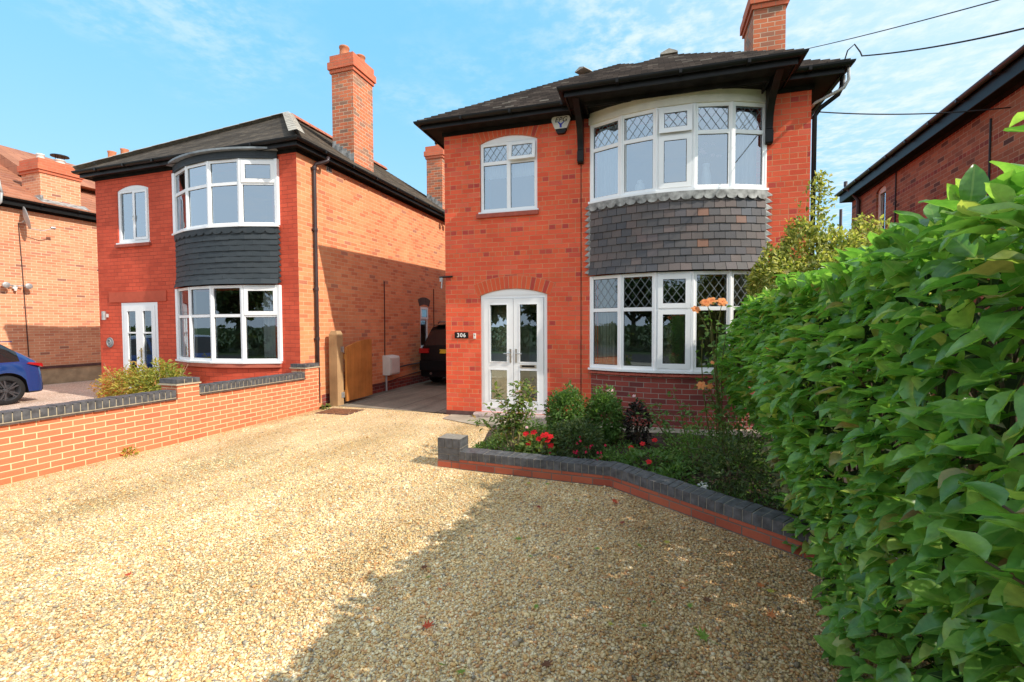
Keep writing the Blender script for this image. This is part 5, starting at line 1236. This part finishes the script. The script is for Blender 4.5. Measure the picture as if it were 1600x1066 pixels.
# ---- bed plants
def on(x,y): return (x,y,soilz(x,y)-.01)
def rose(name,label,base,tips,flowers,fm,leafper=16,L=.05,mat='leaf_rose',stemmat='stem_green',r=.007,group=None):
    t=thing(name,label,'rose bush',base,0,group); b=Vector(base)
    paths=stems(t,(0,0,0),[Vector(p)-b for p in tips],r,M[stemmat],.06)
    if leafper:
        P,D,N=along(paths,leafper,.3,.07,.2); l=rng.uniform(.75,1.25,len(P))*L; leaves('foliage',P,D,N,l,l*.6,M[mat],t,k=4)
    for f,rr in flowers: flower(t,Vector(f)-b,rr,M[fm],(random.uniform(-.2,.3),-.7,.6),4,6)
    return t
rose('rose_bush','straggly sunlit rose bush with pale bare stems in front of the white door',on(-1.86,5.42),
     [W0(px,py,5.42+dy) for px,py,dy in ((765,640,-.1),(772,608,.1),(790,620,0),(806,600,.1),(818,595,-.05),(832,612,.1),(838,630,0),(822,640,.1),(800,640,-.1),(782,650,.1),(812,618,.15),(742,655,-.1),(830,600,.05),(795,655,.1),(815,660,0))],
     [(W0(808,613,5.36),.022),(W0(814,617,5.4),.018),(W0(823,668,5.2),.018)],'pet_pink',42,.062,'leaf_rose','stem_pale')
bush('bedding_plant','low green ground plant beside the blue brick bed pillar','plant',(-2.12,5.42,.10),(.30,.26,.15),420,.05,M['leaf_green'],seed=3,wr=.35,stem=False)
g=bush('geranium','bright red geranium with pale round leaves at the front of the bed','geranium',(-1.52,5.32,.20),(.26,.2,.16),360,.065,M['leaf_rose'],seed=4,wr=.8)
for px,py in ((834,676),(822,678),(849,681),(860,683),(842,686),(856,688),(827,694),(853,680),(861,697)):
    p=W0(px,py,5.22); flower(g,Vector(p)-g.location,.038,M['pet_red'],(0,-.6,.8),3,6)
bush('green_shrub','rounded green shrub between the front door and the bay, left of its twin','shrub',(-1.36,6.15,.46),(.27,.25,.40),3600,.052,M['leaf_green'],seed=5,wr=.46,inner=.3)
bush('green_shrub','rounded green shrub in front of the left end of the bay, right of its twin','shrub',(-.86,6.3,.44),(.26,.24,.38),3200,.052,M['leaf_green'],seed=6,wr=.46,inner=.3)
f=bush('fuchsia','fuchsia bush with hanging pink red flowers above the black coping','fuchsia',(-1.06,5.42,.30),(.33,.26,.27),2300,.045,M['leaf_dark'],seed=7,wr=.45)
for _ in range(34):
    a=random.uniform(0,6.28); x,z=-1.02+random.gauss(.06,.17),.28+random.gauss(-.06,.11); flower(f,Vector((x,5.17+random.uniform(-.03,.1),max(.16,z)))-f.location,.024,M['pet_fuchsia'],(0,-.3,.9),1,5,bell=True)
bush('dark_heuchera','dark purple leaved plant below the bay sill','plant',(-.42,6.25,.38),(.16,.15,.29),420,.065,M['leaf_purple'],seed=8,wr=.6)
g=bush('geranium','sparse shaded geranium with a few single red blooms behind the coping bend','geranium',(-.22,5.28,.18),(.34,.25,.12),300,.06,M['leaf_green'],seed=9,wr=.7)
for px,py,y in ((986,700,5.4),(1004,694,5.45),(1023,688,5.6),(1014,722,5.0)): flower(g,Vector(W0(px,py,y))-g.location,.032,M['pet_red'],(0,-.6,.8),3,6)
rose('rose_bush','thin rose with two pale pink blooms against the dark bay bricks',on(-.72,6.55),[W0(953,612,6.6),W0(958,624,6.55),W0(975,640,6.5)],[(W0(953,612,6.55),.055),(W0(959,624,6.5),.04)],'pet_pink',7,.045)
rose('rose_bush','leafy rose with one pale bud below the middle of the bay',on(.05,6.2),[W0(990,620,6.2),W0(1010,632,6.25),W0(1025,628,6.1),W0(1015,650,6.0),W0(1000,645,6.0)],[(W0(991,619,6.15),.022)],'pet_pink',14,.06,'leaf_green')
rose('rose_bush','rose without blooms against the bay bricks, right of the pale bud rose',on(.25,6.2),[W0(1050,610,6.2),W0(1068,628,6.2),W0(1080,640,6.1),W0(1040,640,6.0),W0(1095,650,6.2)],[],'pet_pink',15,.06,'leaf_green')
rose('rose_bush','tall rose with large orange blooms in front of the lower bay window',on(.52,5.6),[W0(1088,482,5.0),W0(1105,474,5.0),W0(1128,474,5.0),W0(1110,510,5.0),W0(1098,530,4.95),W0(1135,520,5.1),W0(1115,555,5.0)],
     [(W0(1087,484,4.95),.045),(W0(1102,474,4.95),.055),(W0(1111,471,5.0),.05),(W0(1128,473,5.0),.055),(W0(1113,567,4.9),.02)],'pet_orange',15,.065,'leaf_green','stem_green',.008)
rose('rose_bush','low orange rose half hidden by the hedge below the bay sill',on(.62,5.5),[W0(1096,603,5.2),W0(1108,604,5.2),W0(1120,630,5.2),W0(1100,640,5.1)],[(W0(1096,603,5.15),.048),(W0(1109,604,5.2),.035)],'pet_orange',14,.06,'leaf_green')
for c,r,n,sd,lb in (((.25,5.35,.33),(.35,.3,.30),800,21,'scruffy dark shrub in the shaded middle of the bed'),((.55,4.75,.36),(.33,.33,.34),900,22,'scruffy dark shrub nearest the hedge and coping'),((.75,5.6,.45),(.35,.4,.46),950,23,'taller dark shrub at the back of the bed beside the hedge'),((1.0,4.35,.35),(.22,.3,.36),700,24,'dark shrub at the foot of the hedge behind the pale stems')):
    bush('dark_shrub',lb,'shrub',c,r,n,.055,M['leaf_green' if sd in (21,23) else 'leaf_dark'],'dark shrubs in the shaded bed',.2,.5,sd,wr=.35,up=.3)
t=rose('pale_leaved_plant','upright plant with narrow cream edged leaves beside the hedge',on(.93,4.25),[W0(1205,680,4.2),W0(1222,690,4.2),W0(1232,720,4.15),W0(1215,715,4.1),W0(1240,760,4.05)],[],'pet_white',34,.075,'leaf_cream','stem_pale'); t['category']='plant'
t=thing('white_flower','single white bloom on the dead leaves behind the coping','flower',(.29,4.72,.1),0); flower(t,(0,0,.06),.045,M['pet_white'],(0,-.5,.8),3,6); stems(t,(0,0,0),[(0,0,.06)],.004,M['stem_green'],.01)
for c,r,n,mt,L,lb in (((-2.0,5.75,.12),(.34,.3,.16),520,'leaf_rose',.05,'spreading pale green plant behind the bare stemmed rose'),((-.62,5.25,.14),(.26,.2,.14),420,'leaf_green',.045,'low green plant right of the fuchsia behind the coping'),
    ((.05,4.95,.13),(.2,.16,.12),260,'leaf_green',.05,'small green seedling clump beside the coping slope'),((-1.95,6.5,.14),(.3,.3,.17),420,'leaf_green',.05,'low green plant by the path in front of the doorstep')):
    bush('bedding_plant',lb,'plant',c,r,n,L,M[mt],None,.2,.4,40+len(lb),False,.42)
# low ground cover and leaf litter in the bed
n=7500; Q=[]
while len(Q)<n:
    x,y=random.uniform(-2.6,1.6),random.uniform(3.5,7.0)
    if inpoly(x,y) and noise.noise(Vector((x*1.8,y*1.8,4)))>-.18 and y>4.99-.68*max(0,x+.6)+.1: Q.append((x,y,soilz(x,y)+random.uniform(0,.05)))
Q=np.array(Q); l=rng.uniform(.025,.06,n); o=leaves('ground_cover',Q,rng.normal(0,1,(n,3))+np.array([0,0,.5]),rng.normal(0,.4,(n,3))+np.array([0,0,1]),l,l*.45,M['leaf_green'],k=3); o['kind']='stuff'; o['label']='small green weeds and seedlings spread over the flower bed'
n=1500; Q=[]
while len(Q)<n:
    x,y=random.uniform(-1.0,1.6),random.uniform(3.5,6.4)
    if inpoly(x,y) and y>5.0-.68*max(0,x+.6)+.06: Q.append((x,y,soilz(x,y)+random.uniform(0.004,.02)))
M['litter']=leafmat('dead_leaf',[(0,(.05,.03,.02)),(.5,(.12,.07,.04)),(.85,(.2,.12,.06)),(1,(.32,.22,.10))],.9,1)
Q=np.array(Q); l=rng.uniform(.03,.06,n); o=leaves('leaf_litter',Q,rng.normal(0,1,(n,3))*np.array([1,1,.2]),rng.normal(0,.3,(n,3))+np.array([0,0,1]),l,l*.6,M['litter'],k=3); o['kind']='stuff'; o['label']='brown dead leaves under the shrubs in the bed'
# ---- shrub over the boundary wall (neighbour's side)
t=thing('golden_shrub','loose yellow green shrub behind the boundary wall in front of the neighbouring door','shrub',(-10.2,6.4,0),0); o=np.array(t.location)
PP=[];DD=[]
for c,r,n,s in (((-10.6,6.35,.42),(.75,.4,.42),2100,1),((-9.5,6.35,.52),(.5,.4,.50),2600,2),((-10.1,6.3,.55),(.5,.35,.40),1200,3)):
    a,b=shell(c,r,n,.25,.5,s,.03); PP.append(a);DD.append(b)
PP=np.concatenate(PP);DD=np.concatenate(DD); l=rng.uniform(.05,.10,len(PP)); rr=np.clip(.55+(-9.75-PP[:,0])*.35+rng.normal(0,.25,len(PP)),0,1)
leaves('foliage',PP-o,DD+rng.normal(0,.6,DD.shape),DD*.4+np.array([0,-.2,.6])+rng.normal(0,.4,DD.shape),l,l*.38,M['leaf_gold'],t,k=3,rnd=rr)
mb=MB()
for _ in range(40):
    a=random.uniform(0,6.28); c=random.choice((-.4,.6,.1)); mb.tube([(c,0,0),(c+.25*cos(a),.15*sin(a),.4),(c+.6*cos(a),.3*sin(a),random.uniform(.6,1.0))],.007,5,taper=.003)
mb.build('stems',M['stem_pale'],t,smooth=True)
# small weeds at the wall foot
for x,y,lb in ((-6.72,4.05,'pale green weed at the foot of the boundary wall on the left'),(-6.66,7.62,'small weed between the end wall pillar and the gate post')):
    bush('weed',lb,'weed',(x,y,.05),(.09,.07,.06),60,.05,M['leaf_gold' if x<-6.7 else 'leaf_rose'],seed=30,stem=False,wr=.5)
# ---- fallen leaves
def fallen(px,py,size,col,label,group='fallen leaves on the gravel'):
    p=G(px,py,.036); pts=[]; size*=1.5
    lobes=[(0,1),(.28,.42),(.62,.82),(.75,.30),(1.15,.62),(1.5,.28),(2.3,.4),(pi,.12)]
    ring=[(a,r) for a,r in lobes]+[(-a,r) for a,r in lobes[-2:0:-1]]
    mb=MB(); cz=random.uniform(.15,.55); tw=random.uniform(-.3,.3)
    V=[(r*sin(a),r*cos(a)) for a,r in ring]; Z=lambda x,y: cz*(x*x*.9+y*y*.4)+tw*x*y
    n=len(V)
    for i in range(n):
        a,b=V[i],V[(i+1)%n]; mb.poly([(0,0,0),(b[0]*size,b[1]*size,Z(*b)*size),(a[0]*size,a[1]*size,Z(*a)*size)])
    mb.tube([(0,0,0),(0,-size*.6,size*.05),(size*.1,-size*1.1,size*.2)],size*.02,5)
    o=mb.build('fallen_leaf',col,None,smooth=True); o.location=p; o.rotation_euler=(random.gauss(0,.25),random.gauss(0,.25),random.uniform(0,6.28)); tag(o,label,'leaf',group)
def lm(n,c): return pet('fallen_'+n,c,1.3)
cr,cd,co,cb,cg,cy,ct=lm('red',(.55,.10,.05)),lm('dark_red',(.25,.05,.04)),lm('orange',(.62,.22,.08)),lm('brown',(.17,.08,.045)),lm('green',(.20,.32,.06)),lm('yellow',(.45,.42,.08)),lm('tan',(.50,.32,.16))
for a in [(666,979,.042,cr,'large bright red leaf on the gravel near the bottom of the photo'),(959,782,.05,cr,'red maple leaf on the gravel close to the bed wall bend'),(661,886,.04,cb,'curled brown leaf at the sunlit edge of the shadow'),(843,792,.03,cd,'dark red leaf on the gravel below the left end of the bed wall'),
    (974,816,.03,cd,'small dark red leaf beside the tan leaf near the bed wall'),(1000,818,.048,ct,'pale tan leaf on the shaded gravel near the bed wall'),(982,937,.022,co,'small orange leaf in the middle of the shaded gravel'),(1066,919,.026,co,'orange leaf in the shade right of the small orange one'),
    (1204,962,.035,co,'brown orange leaf on dark gravel by the hedge foot'),(1107,938,.04,cb,'dark brown crumpled leaf in the deep shade before the hedge'),(851,1037,.045,cb,'dark brown leaf at the bottom edge of the gravel'),(202,898,.03,cr,'single red leaf far left on the sunlit gravel'),(690,820,.03,cb,'dark leaf on sunlit gravel left of the bed pillar shadow'),
    (687,920,.025,co,'small orange leaf just left of the shadow edge'),(1190,914,.035,co,'reddish leaf tucked against the hedge and bed wall'),(954,976,.022,cy,'small golden leaf low in the shaded gravel'),
    (1101,995,.05,cg,'large green maple leaf on dark gravel near the hedge'),(812,842,.04,cg,'green lobed leaf in the upper left of the shade'),(692,1039,.036,cg,'light green leaf at the bottom edge in sun'),(722,1048,.034,cg,'green leaf at the bottom edge beside the light green one'),
    (1042,846,.034,cy,'yellow green leaf near the coping on the right'),(1202,923,.03,cy,'yellow leaf close to the hedge leaves'),(825,755,.03,cy,'yellowish leaf at the foot of the bed wall')]: fallen(*a)
for px,py in ((830,869),(838,946),(902,782),(935,857),(963,867),(1000,853),(1005,978),(854,756),(1103,865),(1022,941),(668,902),(1077,947)):
    fallen(px,py,random.uniform(.02,.032),cg,'small pale green leaf lying on the shaded gravel','small green fallen leaves')

# ------------------------------------------------------------------ CARS
def interp(tab,s):
    for (a,va),(b,vb) in zip(tab,tab[1:]):
        if s<=b: 
            f=(s-a)/(b-a) if b>a else 0; return va+(vb-va)*f
    return tab[-1][1]
def car(t,paint,L,hw,top,belt,hwr,low,wheels,wr,side,rear,front,hwt):
    gl=plain('car_glass_'+t.name,(.012,.014,.016),.06,.0,1,0,.8); tr=plain('car_trim_'+t.name,(.015,.015,.016),.5)
    st=sorted({round(x,3) for x in list(np.linspace(0,L,66))+[side[0],side[1],side[2],side[3],rear[0],rear[1]]+[w+d for w in wheels for d in (-wr-.05,wr+.05)] if 0<=x<=L})
    rings=[]
    for s in st:
        zt,zb,zl=interp(top,s),interp(belt,s),low; w=hw*interp(hwt,s); wrf=interp(hwr,s)*w
        for c in wheels:
            d=abs(s-c); R=wr+.05
            if d<R: zl=max(zl,wr+sqrt(R*R-d*d))
        zb=min(zb,zt-.02); zl=min(zl,zb-.08)
        mid=.55*zb+.45*zl
        half=[(w*.93,zl),(w*.985,zl+.05*(zb-zl)),(w,mid),(w*.985,zb-.03),(w*.965,zb),((w*.965+wrf*2)/3+.015,zb+(zt-zb)*.62),(wrf,zt-.05*min(1,(zt-zb)/.3)),(wrf*.72,zt-.004),(0,zt+.012)]
        rings.append([(s,y,z) for y,z in half]+[(s,-y,z) for y,z in half[-2::-1]])
    mb=MB(); n=len(rings[0])
    for i in range(len(st)-1):
        sm=(st[i]+st[i+1])/2
        for k in range(n-1):
            kk=k if k<8 else n-2-k
            m=0
            if kk in (4,5) and (side[0]<sm<side[1] or side[2]<sm<side[3]): m=1
            if kk in (6,7) and (rear[0]<sm<rear[1] or front[0]<sm<front[1]): m=1
            if kk==0 : m=2
            mb.poly([rings[i][k],rings[i+1][k],rings[i+1][k+1],rings[i][k+1]],m)
        mb.poly([rings[i][0],rings[i][-1],rings[i+1][-1],rings[i+1][0]],2)
    mb.poly(rings[0][::-1],0); mb.poly(rings[-1],0)
    me=mb.build('body',[paint,gl,tr],t,smooth=True)
    bm=bmesh.new(); bm.from_mesh(me.data); bmesh.ops.remove_doubles(bm,verts=bm.verts,dist=.0005); bmesh.ops.recalc_face_normals(bm,faces=bm.faces); bm.to_mesh(me.data); bm.free()
    e=me.modifiers.new('Edges','EDGE_SPLIT'); e.split_angle=radians(38)
    tyre=plain('tyre_'+t.name,(.016,.016,.017),.8,.2,20,.2); rim=plain('rim_'+t.name,(.10,.10,.11),.3,.1,10,0,.6,.6)
    for c in wheels:
        for sg in (1,-1):
            wm=MB(); y=sg*(hw-.02); tw=.2
            prof=[(wr*.70,0),(wr*.93,0),(wr*.995,-sg*.03),(wr,-sg*.10),(wr*.99,-sg*.17),(wr*.93,-sg*.2),(wr*.6,-sg*.2)]
            wm.lathe(prof,(c,y,wr),32,0,1,False); wt=wm.build('wheel',tyre,t,smooth=True)
            rm=MB(); rm.lathe([(wr*.72,-sg*.005),(wr*.70,-sg*.012),(wr*.64,-sg*.05),(wr*.60,-sg*.14),(.05,-sg*.145)],(c,y,wr),32,0,1,False)
            rm.lathe([(wr*.17,-sg*.1),(wr*.17,-sg*.025),(wr*.08,-sg*.018)],(c,y,wr),14,0,1)
            for k in range(5):
                for dd in (-.17,.17):
                    a=2*pi*k/5+dd; rm.M=Matrix.Translation((c,y,wr))@Matrix.Rotation(a,4,'Y'); 
                    ya,yb=sorted((-sg*.012,-sg*.05)); rm.box(.04,wr*.69,ya,yb,-.014,.014)
            rm.M=None; rm.build('rim',rim,wt)
    return me
def paintmat(n,c): return plain(n,c,.22,.03,1,0,.5,.1,1.0)
M['lamp_red']=plain('tail_lamp_red',(.35,.01,.012),.12,.1,30,0,.6)
t=thing('parked_car','blue hatchback parked in the far left drive, only its tail in view','car',(-14.72,6.60,-.012),-pi/2)
car(t,paintmat('blue_car_paint',(.007,.042,.19)),4.25,.9,[(0,.62),(.03,.86),(.10,.97),(.40,1.22),(.62,1.39),(1.1,1.44),(2.0,1.46),(2.5,1.42),(3.25,1.0),(4.05,.80),(4.2,.68),(4.25,.55)],[(0,.60),(.05,.84),(.3,.95),(1.2,.93),(3.2,.9),(4.05,.76),(4.25,.5)],[(0,.86),(.1,.84),(.6,.70),(2.4,.70),(3.2,.82),(4.25,.8)],.22,(.66,3.3),.325,(.42,1.28,1.36,2.75),(.13,.56),(2.52,3.2),[(0,.86),(.08,.94),(.3,.98),(.8,1.0),(3.5,1.0),(4.1,.9),(4.25,.74)])
for sg in (1,-1):
    mb=MB(); mb.prism([(.03,.80),(.045,.885),(.27,.925),(.31,.89),(.14,.84)],1,min(sg*.58,sg*.893),max(sg*.58,sg*.893)); mb.build('tail_lamp',M['lamp_red'],t,bevel=.012)
mb=MB(); mb.box(.40,.66,-.55,.55,1.385,1.405); mb.build('spoiler',paintmat('blue_spoiler',(.007,.042,.19)),t,bevel=.01)
mb=MB(); mb.box(-.02,.12,-.75,.75,.26,.42); mb.build('bumper_insert',M['black'],t,bevel=.02)
t=thing('parked_car','black off road car parked nose in beside the house, its tail half hidden','car',(-5.84,11.5,0),radians(91.5))
car(t,plain('black_car_paint',(.004,.004,.005),.35,.1,2,0,.25),4.85,.965,[(0,.75),(.02,1.02),(.06,1.10),(.30,1.50),(.42,1.70),(.9,1.76),(2.6,1.78),(3.0,1.72),(3.6,1.16),(4.6,1.02),(4.8,.85),(4.85,.6)],[(0,.7),(.05,1.02),(.3,1.08),(3.5,1.08),(4.6,.98),(4.85,.55)],[(0,.9),(.1,.86),(.45,.74),(2.9,.76),(3.6,.84),(4.85,.8)],.26,(.92,3.85),.375,(.55,1.45,1.55,3.1),(.09,.36),(3.02,3.58),[(0,.90),(.08,.96),(.3,.99),(.9,1.0),(4.2,1.0),(4.7,.92),(4.85,.78)])
for sg in (1,-1):
    mb=MB(); mb.prism([(-.012,.93),(-.005,1.05),(.10,1.07),(.13,1.03),(.09,.95)],1,min(sg*.62,sg*.915),max(sg*.62,sg*.915)); mb.build('tail_lamp',M['lamp_red'],t,bevel=.01)
mb=MB(); mb.box(-.035,.02,-.46,.26,.93,1.04); p=mb.build('number_plate',plain('yellow_plate',(.75,.48,.04),.5,.04,5),t,bevel=.004)
text_mesh('N7',.085,M['ink'],'plate_characters',t,(-.038,.38-.04,.985),(pi/2,0,-pi/2),0,.001,.002,'LEFT')
mb=MB(); mb.box(.30,.52,-.60,.60,1.70,1.725); mb.tube([(.7,-.66,1.77),(.8,-.66,1.81),(2.6,-.66,1.82),(2.7,-.66,1.78)],.016,6); mb.tube([(.7,.66,1.77),(.8,.66,1.81),(2.6,.66,1.82),(2.7,.66,1.78)],.016,6); mb.build('roof_rails',M['black'],t)
mb=MB(); mb.box(-.05,.1,-.88,.88,.45,.72); mb.build('rear_bumper',plain('black_bumper',(.005,.005,.006),.6,.1,4,0,.15),t,bevel=.04)
mb=MB(); mb.tube([(-.03,.55,.36),(.2,.55,.36)],.035,10); mb.build('exhaust',M['steel'],t)

# ------------------------------------------------------------------ THINGS IN THE WINDOWS
def curtain(loc,w,z0,z1,rz,label,mat='net',folds=7,depth=.035):
    t=thing('curtain',label,'curtain',loc,rz); mb=MB(); n=folds*8
    pts=[(w*i/n,depth*sin(2*pi*folds*i/n)+.012*sin(i*1.7)) for i in range(n+1)]
    for i in range(n): mb.poly([(*pts[i],z0-loc[2]),(*pts[i+1],z0-loc[2]),(pts[i+1][0],pts[i+1][1]*.6,z1-loc[2]),(pts[i][0],pts[i][1]*.6,z1-loc[2])])
    mb.build('drape',M[mat],t,smooth=True); mb=MB(); mb.tube([(0,0,z1-loc[2]+.01),(w,0,z1-loc[2]+.01)],.012,8); mb.build('rail',M['white_plastic'],t); return t
def Hc(x,y): p=HX(x,y,0); return (p.x,p.y,0)
curtain(Hc(2.80,.05),.62,3.86,4.99,R28-radians(28),'white voile curtain at the left end of the upper bow window')
curtain(Hc(4.84,-.14),.50,3.86,4.99,R28+radians(22),'white voile curtain at the right end of the upper bow window')
curtain(Hc(2.80,.03),.40,1.02,2.48,R28-radians(26),'cream curtain at the left end of the lower bow window','curtain')
curtain(Hc(4.84,-.14),.50,1.02,2.48,R28+radians(22),'cream curtain at the right end of the lower bow window','curtain')
def Lc(x,y): p=LX(x,y,0); return (p.x,p.y,0)
curtain(Lc(-.93,.02),.30,1.06,2.48,R13+radians(12),'pale curtain at the right end of the neighbouring lower bow window','net',4)
curtain(Lc(-3.12,.12),.42,1.06,2.48,R13-radians(20),'pale curtain at the left end of the neighbouring lower bow window','curtain',4)
def sill_z(z): return z
p=HX(3.55,-.17,3.80+.02)
t=thing('vase','small white ginger jar on the sill of the upper bow window','vase',p,R28); mb=MB(); mb.lathe([(.05,0),(.075,.05),(.085,.11),(.07,.17),(.045,.19),(.05,.205),(.045,.23),(.012,.25)],(0,0,0),20); mb.build('jar',plain('white_ceramic',(.75,.77,.8),.25,.05,20,0,.5),t,smooth=True)
p=HX(4.55,-.16,3.82)
t=thing('vase','tall white vase of pink flowers behind the upper bow window','vase',p,R28); mb=MB(); mb.lathe([(.06,0),(.08,.06),(.075,.2),(.05,.33),(.06,.40),(.05,.40),(.04,.33)],(0,0,0),20); mb.build('pot',plain('white_ceramic_tall',(.78,.78,.8),.25,.03,20,0,.5),t,smooth=True)
pth=stems(t,(0,0,.36),[(random.uniform(-.2,.2),random.uniform(-.08,.08),random.uniform(.5,.75)) for _ in range(9)],.004,M['stem_green'],.02)
for q in pth: flower(t,q[-1],.045,M['pet_pink'],(0,-.6,.6),2,6)
p=HX(4.02,-.02,.98)
t=thing('vase','round woven vase of dried grasses in the middle of the lower bow window','vase',p,R28); mb=MB(); mb.lathe([(.08,0),(.15,.06),(.17,.13),(.14,.2),(.07,.25),(.055,.30),(.06,.32),(.04,.32)],(0,0,0),20); mb.build('pot',plain('woven_vase',(.30,.24,.14),.7,.4,30,.4),t,smooth=True)
pth=stems(t,(0,0,.3),[(random.uniform(-.09,.09),random.uniform(-.06,.06),random.uniform(.75,1.05)) for _ in range(26)],.004,M['stem_pale'],.02); P,D,N=along(pth,9,.5,.02,1.2); l=rng.uniform(.03,.06,len(P)); leaves('dried_heads',P,D,N,l,l*.3,M['leaf_cream'],t,k=3)
p=LX(-1.02,.75,.0)
t=thing('wooden_chair','orange wooden chair back inside the neighbouring lower bow window','chair',p,R13); mb=MB(); M['pine']=wood('pine',(.62,.30,.06),(.5,.22,.04))
mb.box(-.3,.3,-.02,.02,1.08,1.24); mb.build('top_rail',M['pine'],t,bevel=.01)
for x in (-.28,.26):
    mb=MB(); mb.box(x,x+.03,-.018,.018,.06,1.08); mb.box(x,x+.03,.38,.42,.06,.5); mb.build('leg',M['pine'],t)
mb=MB(); mb.box(-.3,.3,-.02,.44,.5,.54); mb.build('seat',M['pine'],t)
mb=MB()
for x in (-.2,-.12,-.04,.04,.12,.20): mb.box(x-.01,x+.01,-.012,.012,.54,1.08)
mb.build('spindle_back',M['pine'],t)

# ------------------------------------------------------------------ ACROSS THE ROAD (seen in the window reflections)
def tree(x,y,h,r,label,seed):
    t=thing('roadside_tree',label,'tree',(x,y,-.05),0,'trees across the road'); 
    mb=MB(); mb.tube([(0,0,0),(.05,.02,h*.3),(0,.1,h*.75)],.28,8,taper=.06)
    for _ in range(16):
        a=random.uniform(0,6.28); z=random.uniform(.25,.6)*h; mb.tube([(.03,.03,z),(r*.5*cos(a),r*.5*sin(a),z+.16*h),(r*.8*cos(a),r*.8*sin(a),z+.25*h)],.08,6,taper=.02)
    mb.build('trunk',M['stem'],t,smooth=True)
    PP=[];DD=[]
    for k in range(7):
        c=(random.gauss(0,r*.45),random.gauss(0,r*.4),h*random.uniform(.42,.82)); a,b=shell(c,(r*.6,r*.6,h*.2),620,.3,.5,seed+k); PP.append(a);DD.append(b)
    PP=np.concatenate(PP);DD=np.concatenate(DD); l=rng.uniform(.3,.6,len(PP)); leaves('crown',PP,DD+rng.normal(0,.5,DD.shape),DD*.4+rng.normal(0,.5,DD.shape)+np.array([0,0,.5]),l,l*.6,M['leaf_dark'],t,k=3)
for i,(x,y,h,r) in enumerate(((-26,-20,7,3.4),(-19,-19,6,3.2),(-12.5,-21,7.5,3.6),(-6,-19,5.6,3.0),(-.5,-20,6.6,3.2),(5,-19,5.2,2.8),(11,-20,6.8,3.2))): tree(x,y,h,r,'leafy tree across the road behind the photographer, %s'%('tallest','first in the row','second in the row','third in the row','fourth in the row','fifth in the row','last in the row')[i],i*10)
n=9000; Q=np.stack([rng.uniform(-45,25,n),rng.normal(-14.5,.5,n),rng.uniform(-.05,1.7,n)],1); l=rng.uniform(.2,.4,n); o=leaves('field_hedge',Q,rng.normal(0,1,(n,3)),rng.normal(0,.6,(n,3))+np.array([0,.4,.6]),l,l*.6,M['leaf_dark'],k=3); tag(o,'long field hedge on the far side of the road','hedge')
